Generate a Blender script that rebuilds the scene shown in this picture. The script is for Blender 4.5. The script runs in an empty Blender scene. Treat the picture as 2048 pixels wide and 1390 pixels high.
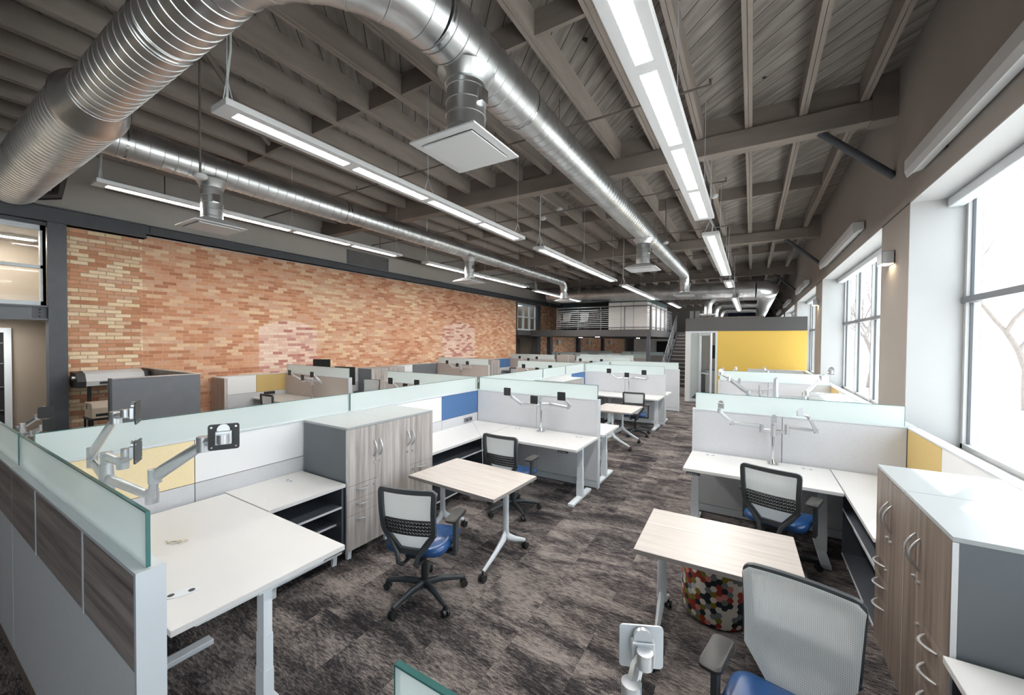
import bpy, bmesh, math, random
from mathutils import Vector, Matrix, Euler
random.seed(7)
scene = bpy.context.scene
C = scene.collection
PI = math.pi
# ---------------------------------------------------------------- camera
H = 2.07
yaw, pit, rol = math.radians(31.146), math.radians(-1.025), math.radians(0.4346)
fwd = Vector((-math.sin(yaw) * math.cos(pit), math.cos(yaw) * math.cos(pit), math.sin(pit)))
rt = Vector((math.cos(yaw), math.sin(yaw), 0))
up = rt.cross(fwd)
r2 = rt * math.cos(rol) + up * math.sin(rol)
u2 = -rt * math.sin(rol) + up * math.cos(rol)
cd = bpy.data.cameras.new('camera')
cam = bpy.data.objects.new('camera', cd)
C.objects.link(cam)
M = Matrix((r2, u2, -fwd)).transposed().to_4x4()
M.translation = Vector((0, 0, H))
cam.matrix_world = M
cd.sensor_width = 36
cd.lens = 792.12 / 2048 * 36
cd.clip_start = 0.05
cd.clip_end = 300
scene.camera = cam
# ---------------------------------------------------------------- exposure, world, sun
scene.view_settings.view_transform = 'Standard'
scene.view_settings.look = 'None'
scene.view_settings.exposure = 1.42
scene.view_settings.gamma = 1.0
scene.view_settings.use_curve_mapping = False
scene.cycles.max_bounces = 8
scene.cycles.diffuse_bounces = 5
scene.cycles.glossy_bounces = 3
scene.cycles.transmission_bounces = 4
scene.cycles.transparent_max_bounces = 12
scene.cycles.sample_clamp_indirect = 6
scene.cycles.caustics_reflective = False
scene.cycles.caustics_refractive = False
scene.cycles.use_denoising = True
w = bpy.data.worlds.new('sky')
scene.world = w
w.use_nodes = True
bg = w.node_tree.nodes['Background']
bg.inputs[0].default_value = (0.86, 0.93, 1.0, 1)
bg.inputs[1].default_value = 1.85
sd = bpy.data.lights.new('sun', 'SUN')
sd.energy = 5.5
sd.angle = math.radians(0.9)
sd.color = (1.0, 0.95, 0.88)
sun = bpy.data.objects.new('sun', sd)
C.objects.link(sun)
el = math.radians(47.5)
az = Vector((0.5, 0.87, 0)).normalized()
sdir = Vector((az.x * math.cos(el), az.y * math.cos(el), math.sin(el)))
sun.rotation_euler = sdir.to_track_quat('Z', 'Y').to_euler()
sun.location = (20, 30, 30)
LAMP = 30.0      # strength of the linear lamps' diffusers
WIN = [(-5.4, -0.27), (0.79, 5.93), (6.99, 12.12), (13.22, 18.3), (19.4, 24.5), (25.6, 30.7), (31.8, 36.9)]
XW = 1.45        # inner face of the window wall
XG = 1.9         # glass plane
XB = -9.85       # brick wall
YN, YF = -8.0, 42.0
DECK = 5.3
for k, (a, b) in enumerate(WIN):       # daylight through each window (portals only guide sky sampling)
    ld = bpy.data.lights.new('window_daylight', 'AREA')
    ld.shape = 'RECTANGLE'
    ld.size = 2.55
    ld.size_y = b - a
    ld.cycles.is_portal = True
    lo = bpy.data.objects.new('window_daylight', ld)
    C.objects.link(lo)
    lo.location = (XG + 0.12, (a + b) / 2, 2.27)
    lo.rotation_euler = (0, PI / 2, 0)
# ================================================================ helpers
class MB:
    """collects shapes; build() links them as one mesh object"""
    def __init__(s):
        s.v = []; s.f = []; s.sm = []
    def add(s, vs, fs, smooth=False):
        b = len(s.v)
        s.v += [tuple(v) for v in vs]
        s.f += [tuple(i + b for i in f) for f in fs]
        s.sm += [smooth] * len(fs)
        return s
    def box(s, lo, hi, bev=0.0):
        (x0, y0, z0), (x1, y1, z1) = lo, hi
        x0, x1 = min(x0, x1), max(x0, x1); y0, y1 = min(y0, y1), max(y0, y1); z0, z1 = min(z0, z1), max(z0, z1)
        if bev <= 0:
            return s.add([(x0, y0, z0), (x1, y0, z0), (x1, y1, z0), (x0, y1, z0), (x0, y0, z1), (x1, y0, z1), (x1, y1, z1), (x0, y1, z1)],
                         [(0, 3, 2, 1), (4, 5, 6, 7), (0, 1, 5, 4), (1, 2, 6, 5), (2, 3, 7, 6), (3, 0, 4, 7)])
        bm = bmesh.new()
        bmesh.ops.create_cube(bm, size=1.0)
        for v in bm.verts:
            v.co = Vector(((x0 + x1) / 2 + v.co.x * (x1 - x0), (y0 + y1) / 2 + v.co.y * (y1 - y0), (z0 + z1) / 2 + v.co.z * (z1 - z0)))
        bmesh.ops.bevel(bm, geom=bm.edges[:], offset=bev, segments=2, affect='EDGES', profile=0.5)
        return s.bm(bm)
    def bm(s, bm, mat=None, smooth=False):
        bm.verts.index_update()
        vs = [(mat @ v.co if mat else v.co.copy()) for v in bm.verts]
        fs = [tuple(v.index for v in f.verts) for f in bm.faces]
        bm.free()
        return s.add(vs, fs, smooth)
    def obox(s, c, size, rot, bev=0.0):
        t = MB().box((-size[0] / 2, -size[1] / 2, -size[2] / 2), (size[0] / 2, size[1] / 2, size[2] / 2), bev)
        m = Matrix.Translation(Vector(c)) @ Euler(rot).to_matrix().to_4x4()
        return s.add([m @ Vector(v) for v in t.v], t.f)
    def prism(s, poly, axis, a, b, smooth=False):
        """poly: list of 2D points; extruded from a to b along axis"""
        def P(p, t):
            return {'x': (t, p[0], p[1]), 'y': (p[0], t, p[1]), 'z': (p[0], p[1], t)}[axis]
        n = len(poly)
        vs = [P(p, a) for p in poly] + [P(p, b) for p in poly]
        fs = [tuple(range(n))[::-1], tuple(range(n, 2 * n))] + [(i, (i + 1) % n, n + (i + 1) % n, n + i) for i in range(n)]
        return s.add(vs, fs, smooth)
    def tube(s, path, rad, seg=12, caps=True, flat=1.0, smooth=True, upv=None):
        """path of points, radius or list of radii; flat scales the second frame axis"""
        path = [Vector(p) for p in path]
        n = len(path)
        rads = rad if isinstance(rad, (list, tuple)) else [rad] * n
        tan = []
        for i in range(n):
            a = path[max(i - 1, 0)]; b = path[min(i + 1, n - 1)]
            if 0 < i < n - 1:
                d = (path[i] - a).normalized() + (b - path[i]).normalized() if (path[i] - a).length > 1e-6 and (b - path[i]).length > 1e-6 else b - a
            else:
                d = b - a
            tan.append(d.normalized() if d.length > 1e-9 else (tan[-1] if tan else Vector((0, 0, 1))))
        ref = Vector(upv) if upv else (Vector((0, 0, 1)) if abs(tan[0].z) < 0.9 else Vector((1, 0, 0)))
        nx = (ref - tan[0] * ref.dot(tan[0])).normalized()
        vs = []
        for i in range(n):
            nx = nx - tan[i] * nx.dot(tan[i])
            nx.normalize()
            ny = tan[i].cross(nx)
            k = 1.0
            for j in range(seg):
                t = 2 * PI * j / seg
                vs.append(path[i] + (nx * math.cos(t) + ny * math.sin(t) * flat) * rads[i] * k)
        fs = []
        for i in range(n - 1):
            for j in range(seg):
                a = i * seg + j; b = i * seg + (j + 1) % seg
                fs.append((a, b, b + seg, a + seg))
        if caps:
            fs.append(tuple(range(seg))[::-1]); fs.append(tuple(range((n - 1) * seg, n * seg)))
        return s.add(vs, fs, smooth)
    def cyl(s, p0, p1, r, seg=16, r1=None, smooth=True):
        return s.tube([p0, p1], [r, r if r1 is None else r1], seg, smooth=smooth)
    def build(s, name, mat, parent=None, loc=None):
        me = bpy.data.meshes.new(name)
        me.from_pydata(s.v, [], s.f)
        me.polygons.foreach_set('use_smooth', s.sm)
        me.update()
        if any(s.sm):
            bm = bmesh.new(); bm.from_mesh(me)
            for e in bm.edges:
                if len(e.link_faces) == 2 and e.calc_face_angle(0) > 0.7:
                    e.smooth = False
            bm.to_mesh(me); bm.free()
        me.materials.append(mat)
        o = bpy.data.objects.new(name, me)
        C.objects.link(o)
        if parent: o.parent = parent
        if loc: o.location = loc
        return o

def tag(o, label=None, cat=None, group=None, kind=None):
    if label: o['label'] = label
    if cat: o['category'] = cat
    if group: o['group'] = group
    if kind: o['kind'] = kind
    return o
def thing(name, label, cat, loc=(0, 0, 0), rz=0.0, group=None):
    o = bpy.data.objects.new(name, None)
    C.objects.link(o)
    o.empty_display_size = 0.1
    o.location = loc; o.rotation_euler = (0, 0, rz)
    return tag(o, label, cat, group)
def struct(name, mb, mat, parent=None):
    o = mb.build(name, mat, parent)
    if not parent: o['kind'] = 'structure'
    return o
def sroot(name, loc=(0, 0, 0)):
    o = bpy.data.objects.new(name, None); C.objects.link(o); o.location = loc; o['kind'] = 'structure'
    return o
def dup(root, loc, rz=0.0, label=None, group=None, flip=False):
    r = root.copy(); C.objects.link(r)
    r.location = loc; r.rotation_euler = (0, 0, rz)
    if flip: r.scale = (-1, 1, 1)
    if label: r['label'] = label
    if group: r['group'] = group
    for ch in list(root.children):
        c = ch.copy(); C.objects.link(c); c.parent = r
        for g in list(ch.children):
            d = g.copy(); C.objects.link(d); d.parent = c
    return r
def arc(c, r, a0, a1, n, ax1, ax2):
    c = Vector(c); ax1 = Vector(ax1); ax2 = Vector(ax2)
    return [c + ax1 * r * math.cos(a0 + (a1 - a0) * i / n) + ax2 * r * math.sin(a0 + (a1 - a0) * i / n) for i in range(n + 1)]
# ================================================================ materials
def newmat(name):
    m = bpy.data.materials.new(name); m.use_nodes = True
    nt = m.node_tree
    return m, nt, nt.nodes['Principled BSDF']
def N(nt, t, **kw):
    n = nt.nodes.new(t)
    for k, v in kw.items(): setattr(n, k, v)
    return n
def L(nt, a, b): nt.links.new(a, b)
def simple(name, col, rough=0.5, metal=0.0, noise=0.06, scale=30.0, bump=0.0, coat=0.0, spec=0.5, stretch=None):
    """plain surface with slight procedural variation of tone"""
    m, nt, b = newmat(name)
    tc = N(nt, 'ShaderNodeTexCoord'); mp = N(nt, 'ShaderNodeMapping')
    L(nt, tc.outputs['Object'], mp.inputs[0])
    if stretch: mp.inputs['Scale'].default_value = stretch
    no = N(nt, 'ShaderNodeTexNoise'); no.inputs['Scale'].default_value = scale; no.inputs['Detail'].default_value = 3
    L(nt, mp.outputs[0], no.inputs['Vector'])
    mx = N(nt, 'ShaderNodeMix', data_type='RGBA')
    c = Vector(col)
    mx.inputs['A'].default_value = (*(c * (1 - noise)), 1); mx.inputs['B'].default_value = (*[min(1, x * (1 + noise)) for x in c], 1)
    L(nt, no.outputs['Fac'], mx.inputs['Factor']); L(nt, mx.outputs['Result'], b.inputs['Base Color'])
    b.inputs['Roughness'].default_value = rough; b.inputs['Metallic'].default_value = metal
    b.inputs['Specular IOR Level'].default_value = spec
    if coat: b.inputs['Coat Weight'].default_value = coat; b.inputs['Coat Roughness'].default_value = 0.1
    if bump:
        bp = N(nt, 'ShaderNodeBump'); bp.inputs['Strength'].default_value = bump; bp.inputs['Distance'].default_value = 0.002
        L(nt, no.outputs['Fac'], bp.inputs['Height']); L(nt, bp.outputs[0], b.inputs['Normal'])
    return m
def wood(name, dark, light, axis='z', rough=0.42, scale=1.0):
    """laminate with long streaks along the given axis"""
    m, nt, b = newmat(name)
    tc = N(nt, 'ShaderNodeTexCoord'); mp = N(nt, 'ShaderNodeMapping')
    L(nt, tc.outputs['Object'], mp.inputs[0])
    sc = {'x': (0.5, 14, 14), 'y': (14, 0.5, 14), 'z': (14, 14, 0.5)}[axis]
    mp.inputs['Scale'].default_value = tuple(v * scale for v in sc)
    n1 = N(nt, 'ShaderNodeTexNoise'); n1.inputs['Scale'].default_value = 1.6; n1.inputs['Detail'].default_value = 6; n1.inputs['Roughness'].default_value = 0.6; n1.inputs['Distortion'].default_value = 0.25
    n2 = N(nt, 'ShaderNodeTexNoise'); n2.inputs['Scale'].default_value = 9; n2.inputs['Detail'].default_value = 3
    L(nt, mp.outputs[0], n1.inputs['Vector']); L(nt, mp.outputs[0], n2.inputs['Vector'])
    ad = N(nt, 'ShaderNodeMath', operation='MULTIPLY_ADD'); ad.inputs[1].default_value = 0.35; L(nt, n2.outputs['Fac'], ad.inputs[0]); L(nt, n1.outputs['Fac'], ad.inputs[2])
    cr = N(nt, 'ShaderNodeValToRGB')
    cr.color_ramp.elements[0].position = 0.46; cr.color_ramp.elements[0].color = (*dark, 1)
    cr.color_ramp.elements[1].position = 0.86; cr.color_ramp.elements[1].color = (*light, 1)
    L(nt, ad.outputs[0], cr.inputs[0]); L(nt, cr.outputs[0], b.inputs['Base Color'])
    b.inputs['Roughness'].default_value = rough
    return m
def emit(name, col, s):
    m, nt, b = newmat(name)
    b.inputs['Base Color'].default_value = (0.9, 0.9, 0.9, 1)
    b.inputs['Emission Color'].default_value = (*col, 1); b.inputs['Emission Strength'].default_value = s
    return m
M_ = {}
M_['plaster'] = simple('warm_grey_plaster', (0.345, 0.31, 0.28), 0.85, noise=0.04, scale=3)
M_['plaster_dk'] = simple('grey_upper_plaster', (0.30, 0.285, 0.27), 0.85, noise=0.05, scale=3)
M_['plaster_lt'] = simple('pale_grey_plaster', (0.52, 0.49, 0.455), 0.85, noise=0.04, scale=3)
M_['reveal'] = simple('white_window_reveal_paint', (0.45, 0.455, 0.46), 0.7, noise=0.02, scale=4)
M_['steel'] = simple('dark_grey_painted_steel', (0.075, 0.082, 0.095), 0.45, noise=0.2, scale=6)
M_['steel_lt'] = simple('mid_grey_steel', (0.16, 0.17, 0.19), 0.45, noise=0.12, scale=6)
M_['charcoal'] = simple('charcoal_fascia_paint', (0.085, 0.083, 0.085), 0.7, noise=0.05, scale=4)
M_['fabric'] = simple('light_grey_panel_fabric', (0.60, 0.61, 0.635), 0.95, noise=0.05, scale=45, bump=0.25)
M_['fabric_warm'] = simple('taupe_panel_fabric', (0.50, 0.45, 0.415), 0.95, noise=0.05, scale=45, bump=0.25)
M_['white_tile'] = simple('white_marker_board', (0.86, 0.87, 0.88), 0.22, noise=0.01, scale=4)
M_['yellow'] = simple('yellow_tack_fabric', (0.60, 0.44, 0.18), 0.9, noise=0.07, scale=60, bump=0.2)
M_['cream'] = simple('pale_yellow_tack_fabric', (0.86, 0.72, 0.45), 0.9, noise=0.05, scale=60, bump=0.2)
M_['blue'] = simple('blue_tack_fabric', (0.075, 0.17, 0.36), 0.9, noise=0.12, scale=80, bump=0.2)
M_['navy'] = simple('navy_paint', (0.02, 0.035, 0.10), 0.7, noise=0.05)
M_['seam'] = simple('dark_panel_core', (0.06, 0.065, 0.07), 0.6)
M_['trim'] = simple('pale_metal_trim', (0.66, 0.70, 0.74), 0.35, metal=0.15, noise=0.01, scale=3)
M_['white_lam'] = simple('white_laminate', (0.66, 0.655, 0.65), 0.33, noise=0.012, scale=5)
M_['white_edge'] = simple('white_edge_band', (0.74, 0.77, 0.80), 0.4, noise=0.01)
M_['grey_lam'] = simple('slate_grey_laminate', (0.13, 0.15, 0.17), 0.38, noise=0.03, scale=4)
M_['dark_lam'] = simple('dark_grey_shelf_laminate', (0.075, 0.083, 0.098), 0.4, noise=0.05, scale=4)
M_['top_lam'] = simple('light_grey_cabinet_top', (0.40, 0.43, 0.44), 0.3, noise=0.02, scale=4)
M_['white_metal'] = simple('white_powder_coat', (0.73, 0.78, 0.82), 0.35, noise=0.01, scale=4)
M_['silver'] = simple('brushed_silver', (0.62, 0.64, 0.66), 0.32, metal=0.75, noise=0.03, scale=20)
M_['chrome'] = simple('polished_aluminium', (0.75, 0.76, 0.78), 0.18, metal=1.0, noise=0.02)
M_['black'] = simple('black_plastic', (0.022, 0.024, 0.026), 0.4, noise=0.15, scale=20)
M_['arm_pad'] = simple('dark_grey_arm_pad', (0.03, 0.028, 0.027), 0.45, noise=0.1, scale=30)
M_['char_frame'] = simple('charcoal_chair_plastic', (0.045, 0.052, 0.058), 0.38, noise=0.1, scale=20)
M_['vinyl'] = simple('royal_blue_vinyl', (0.016, 0.072, 0.22), 0.3, noise=0.12, scale=9, coat=0.25)
M_['elm'] = wood('grey_elm_laminate', (0.26, 0.225, 0.205), (0.58, 0.54, 0.515), 'z')
M_['elm_dk'] = wood('walnut_grey_laminate', (0.105, 0.078, 0.062), (0.27, 0.215, 0.18), 'z')
M_['elm_h'] = wood('grey_walnut_tile_laminate', (0.13, 0.108, 0.10), (0.40, 0.35, 0.325), 'x')
M_['table'] = wood('pale_ash_table_laminate', (0.44, 0.395, 0.365), (0.565, 0.52, 0.485), 'x', 0.36, 1.7)
M_['tabedge'] = simple('grey_table_edge', (0.30, 0.275, 0.26), 0.5)
M_['yellow_wall'] = simple('bright_yellow_wall_paint', (0.70, 0.47, 0.10), 0.7, noise=0.03, scale=2)
M_['housing'] = simple('white_lamp_housing', (0.66, 0.67, 0.68), 0.5, noise=0.01)
M_['lamp'] = emit('lamp_diffuser', (1.0, 0.965, 0.915), LAMP)
M_['sconce'] = emit('sconce_glow', (1.0, 0.78, 0.5), 14.0)
M_['pipe'] = simple('dark_painted_pipe', (0.05, 0.045, 0.042), 0.5, noise=0.1)
M_['brown_pipe'] = simple('taupe_painted_pipe', (0.17, 0.145, 0.13), 0.6, noise=0.08)
M_['beige'] = simple('beige_wall_paint', (0.35, 0.295, 0.24), 0.85, noise=0.04, scale=2)
M_['dark'] = simple('near_black_void', (0.012, 0.012, 0.014), 0.8)
M_['card'] = simple('beige_plastic', (0.52, 0.44, 0.34), 0.6)
M_['stair'] = simple('dark_stair_carpet', (0.06, 0.055, 0.055), 0.9, noise=0.3, scale=50)
M_['stair_nose'] = simple('grey_stair_nosing', (0.27, 0.25, 0.24), 0.6)
M_['room_white'] = simple('white_room_paint', (0.66, 0.66, 0.65), 0.7, noise=0.02, scale=4)
M_['frost'] = simple('frosted_white_panel', (0.86, 0.82, 0.78), 0.4, noise=0.02, scale=2)
M_['teal'] = simple('teal_grey_glass_band', (0.13, 0.20, 0.21), 0.3)
M_['snow'] = simple('pale_ground', (0.75, 0.75, 0.74), 0.9, noise=0.1, scale=1)
M_['bark'] = simple('pale_bark', (0.20, 0.17, 0.155), 0.9, noise=0.3, scale=12)
M_['screen'] = simple('black_monitor_plastic', (0.012, 0.013, 0.014), 0.35)

def m_girder():
    m = simple('taupe_painted_timber', (0.30, 0.26, 0.232), 0.8, noise=0.28, scale=2.2, bump=0.4, stretch=(3, 0.6, 3))
    return m
M_['timber'] = m_girder()
M_['timber_x'] = simple('taupe_painted_girder_timber', (0.25, 0.215, 0.19), 0.8, noise=0.28, scale=2.2, bump=0.4, stretch=(0.6, 3, 3))

def m_deck():
    m, nt, b = newmat('taupe_diagonal_deck_boards')
    g = N(nt, 'ShaderNodeNewGeometry'); sp = N(nt, 'ShaderNodeSeparateXYZ'); L(nt, g.outputs['Position'], sp.inputs[0])
    s = N(nt, 'ShaderNodeMath', operation='ADD'); L(nt, sp.outputs[0], s.inputs[0]); L(nt, sp.outputs[1], s.inputs[1])
    d = N(nt, 'ShaderNodeMath', operation='SUBTRACT'); L(nt, sp.outputs[0], d.inputs[0]); L(nt, sp.outputs[1], d.inputs[1])
    u = N(nt, 'ShaderNodeMath', operation='DIVIDE'); L(nt, s.outputs[0], u.inputs[0]); u.inputs[1].default_value = 0.245
    fr = N(nt, 'ShaderNodeMath', operation='FRACT'); L(nt, u.outputs[0], fr.inputs[0])
    fl = N(nt, 'ShaderNodeMath', operation='FLOOR'); L(nt, u.outputs[0], fl.inputs[0])
    wn = N(nt, 'ShaderNodeTexWhiteNoise', noise_dimensions='1D'); L(nt, fl.outputs[0], wn.inputs['W'])
    cb = N(nt, 'ShaderNodeCombineXYZ')
    L(nt, s.outputs[0], cb.inputs[0]); L(nt, d.outputs[0], cb.inputs[1]); L(nt, wn.outputs['Value'], cb.inputs[2])
    mp = N(nt, 'ShaderNodeMapping'); mp.inputs['Scale'].default_value = (6, 0.8, 20); L(nt, cb.outputs[0], mp.inputs[0])
    no = N(nt, 'ShaderNodeTexNoise'); no.inputs['Scale'].default_value = 1.3; no.inputs['Detail'].default_value = 5; L(nt, mp.outputs[0], no.inputs['Vector'])
    kn = N(nt, 'ShaderNodeTexNoise'); kn.inputs['Scale'].default_value = 5.5; kn.inputs['Detail'].default_value = 1; L(nt, g.outputs['Position'], kn.inputs['Vector'])
    kr = N(nt, 'ShaderNodeMapRange'); L(nt, kn.outputs['Fac'], kr.inputs[0]); kr.inputs[1].default_value = 0.25; kr.inputs[2].default_value = 0.21; kr.inputs[3].default_value = 0; kr.inputs[4].default_value = 1
    cr = N(nt, 'ShaderNodeValToRGB'); cr.color_ramp.elements[0].position = 0.3; cr.color_ramp.elements[0].color = (0.18, 0.158, 0.145, 1)
    cr.color_ramp.elements[1].position = 0.72; cr.color_ramp.elements[1].color = (0.36, 0.325, 0.30, 1); L(nt, no.outputs['Fac'], cr.inputs[0])
    gm = N(nt, 'ShaderNodeMath', operation='LESS_THAN'); L(nt, fr.outputs[0], gm.inputs[0]); gm.inputs[1].default_value = 0.045
    mxk = N(nt, 'ShaderNodeMath', operation='MAXIMUM'); L(nt, gm.outputs[0], mxk.inputs[0]); L(nt, kr.outputs[0], mxk.inputs[1])
    mx = N(nt, 'ShaderNodeMix', data_type='RGBA'); L(nt, mxk.outputs[0], mx.inputs['Factor']); L(nt, cr.outputs[0], mx.inputs['A']); mx.inputs['B'].default_value = (0.02, 0.016, 0.014, 1)
    L(nt, mx.outputs['Result'], b.inputs['Base Color']); b.inputs['Roughness'].default_value = 0.85
    return m
M_['deck'] = m_deck()

def m_brick():
    m, nt, b = newmat('old_buff_and_orange_brick')
    g = N(nt, 'ShaderNodeNewGeometry'); sp = N(nt, 'ShaderNodeSeparateXYZ'); L(nt, g.outputs['Position'], sp.inputs[0])
    nn = N(nt, 'ShaderNodeVectorMath', operation='ABSOLUTE'); L(nt, g.outputs['Normal'], nn.inputs[0])
    ns = N(nt, 'ShaderNodeSeparateXYZ'); L(nt, nn.outputs[0], ns.inputs[0])
    def mth(op, a, b2=None, c=None):
        n = N(nt, 'ShaderNodeMath', operation=op)
        for i, v in enumerate((a, b2, c)):
            if v is None: continue
            if isinstance(v, (int, float)): n.inputs[i].default_value = v
            else: L(nt, v, n.inputs[i])
        return n.outputs[0]
    hor = mth('ADD', mth('MULTIPLY', sp.outputs[1], ns.outputs[0]), mth('MULTIPLY', sp.outputs[0], ns.outputs[1]))
    # uneven old courses: a little warp
    wa = N(nt, 'ShaderNodeTexNoise'); wa.inputs['Scale'].default_value = 1.1; L(nt, g.outputs['Position'], wa.inputs['Vector'])
    z = mth('ADD', sp.outputs[2], mth('MULTIPLY', mth('SUBTRACT', wa.outputs['Fac'], 0.5), 0.03))
    BW, BH = 0.222, 0.0675
    row = mth('FLOOR', mth('DIVIDE', z, BH)); fz = mth('FRACT', mth('DIVIDE', z, BH))
    off = N(nt, 'ShaderNodeTexWhiteNoise', noise_dimensions='1D'); L(nt, row, off.inputs['W'])
    hx = mth('ADD', mth('ADD', mth('DIVIDE', hor, BW), mth('MULTIPLY', mth('MODULO', row, 2.0), 0.5)), mth('MULTIPLY', off.outputs['Value'], 0.22))
    col = mth('FLOOR', hx); fx = mth('FRACT', hx)
    cb = N(nt, 'ShaderNodeCombineXYZ'); L(nt, row, cb.inputs[0]); L(nt, col, cb.inputs[1])
    wn = N(nt, 'ShaderNodeTexWhiteNoise', noise_dimensions='2D'); L(nt, cb.outputs[0], wn.inputs['Vector'])
    big = N(nt, 'ShaderNodeTexNoise'); big.inputs['Scale'].default_value = 0.55; big.inputs['Detail'].default_value = 2; L(nt, g.outputs['Position'], big.inputs['Vector'])
    # more buff bricks at the near end (y < 2.8), more orange in the middle
    near = N(nt, 'ShaderNodeMapRange'); L(nt, sp.outputs[1], near.inputs[0]); near.inputs[1].default_value = 2.4; near.inputs[2].default_value = 3.3; near.inputs[3].default_value = 0.02; near.inputs[4].default_value = 0.0
    spread = mth('ADD', 0.62, mth('MULTIPLY', mth('LESS_THAN', sp.outputs[1], 2.8), 0.45))
    v = mth('ADD', mth('ADD', mth('MULTIPLY', wn.outputs['Value'], spread), near.outputs[0]), mth('MULTIPLY', mth('SUBTRACT', big.outputs['Fac'], 0.30), 0.7))
    cr = N(nt, 'ShaderNodeValToRGB'); e = cr.color_ramp.elements
    e[0].position = 0.0; e[0].color = (0.420, 0.159, 0.090, 1)
    e[1].position = 1.0; e[1].color = (0.915, 0.732, 0.511, 1)
    for p, c in ((0.22, (0.581, 0.256, 0.140)), (0.42, (0.717, 0.374, 0.222)), (0.58, (0.692, 0.415, 0.281)), (0.72, (0.816, 0.581, 0.379)), (0.88, (0.865, 0.691, 0.445))):
        x = e.new(p); x.color = (*c, 1)
    L(nt, v, cr.inputs[0])
    # bricked-up arched openings: paler pinkish bricks
    def arch(y0, y1, top):
        yc, hw = (y0 + y1) / 2, (y1 - y0) / 2
        dy = mth('ABSOLUTE', mth('SUBTRACT', sp.outputs[1], yc))
        inside = mth('LESS_THAN', dy, hw)
        crown = mth('SUBTRACT', top, mth('MULTIPLY', mth('POWER', mth('DIVIDE', dy, hw), 2.0), 0.22))
        return mth('MULTIPLY', inside, mth('LESS_THAN', sp.outputs[2], crown))
    am = mth('MAXIMUM', arch(4.86, 6.3, 2.52), arch(11.3, 13.3, 2.75))
    cr2 = N(nt, 'ShaderNodeValToRGB'); e = cr2.color_ramp.elements
    e[0].position = 0.0; e[0].color = (0.519, 0.207, 0.165, 1); e[1].position = 1.0; e[1].color = (0.915, 0.732, 0.609, 1)
    for p, c in ((0.25, (0.618, 0.305, 0.264)), (0.32, (0.766, 0.498, 0.395)), (0.7, (0.865, 0.636, 0.511))):
        x = e.new(p); x.color = (*c, 1)
    L(nt, wn.outputs['Value'], cr2.inputs[0])
    mxa = N(nt, 'ShaderNodeMix', data_type='RGBA'); L(nt, am, mxa.inputs['Factor']); L(nt, cr.outputs[0], mxa.inputs['A']); L(nt, cr2.outputs[0], mxa.inputs['B'])
    fine = N(nt, 'ShaderNodeTexNoise'); fine.inputs['Scale'].default_value = 24; fine.inputs['Detail'].default_value = 4; L(nt, g.outputs['Position'], fine.inputs['Vector'])
    fm = N(nt, 'ShaderNodeMapRange'); L(nt, fine.outputs['Fac'], fm.inputs[0]); fm.inputs[3].default_value = 0.82; fm.inputs[4].default_value = 1.16
    sc = N(nt, 'ShaderNodeVectorMath', operation='SCALE'); L(nt, mxa.outputs['Result'], sc.inputs[0]); L(nt, fm.outputs[0], sc.inputs['Scale'])
    # mortar: wide and shadowed at the near end, flush elsewhere
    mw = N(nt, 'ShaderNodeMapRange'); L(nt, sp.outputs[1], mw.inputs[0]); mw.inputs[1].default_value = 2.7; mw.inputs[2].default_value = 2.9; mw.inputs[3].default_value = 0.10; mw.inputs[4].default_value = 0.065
    def edge(f, k):
        wdt = mth('MULTIPLY', mw.outputs[0], k)
        return mth('MAXIMUM', mth('LESS_THAN', f, wdt), mth('GREATER_THAN', f, mth('SUBTRACT', 1.0, wdt)))
    mo = mth('MAXIMUM', edge(fz, 1.0), edge(fx, 0.36))
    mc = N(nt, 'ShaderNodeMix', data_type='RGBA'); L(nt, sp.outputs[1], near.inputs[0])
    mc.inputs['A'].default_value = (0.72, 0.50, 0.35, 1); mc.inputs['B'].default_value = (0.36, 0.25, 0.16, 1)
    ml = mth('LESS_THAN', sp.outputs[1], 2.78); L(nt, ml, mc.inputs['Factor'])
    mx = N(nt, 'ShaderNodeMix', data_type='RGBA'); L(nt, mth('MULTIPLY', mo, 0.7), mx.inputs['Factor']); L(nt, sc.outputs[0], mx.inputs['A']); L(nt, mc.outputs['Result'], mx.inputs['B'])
    L(nt, mx.outputs['Result'], b.inputs['Base Color']); b.inputs['Roughness'].default_value = 0.9
    bp = N(nt, 'ShaderNodeBump'); bp.inputs['Strength'].default_value = 0.6; bp.inputs['Distance'].default_value = 0.008
    L(nt, mth('ADD', mth('SUBTRACT', 1.0, mo), mth('MULTIPLY', fine.outputs['Fac'], 0.4)), bp.inputs['Height']); L(nt, bp.outputs[0], b.inputs['Normal'])
    return m
M_['brick'] = m_brick()

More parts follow.
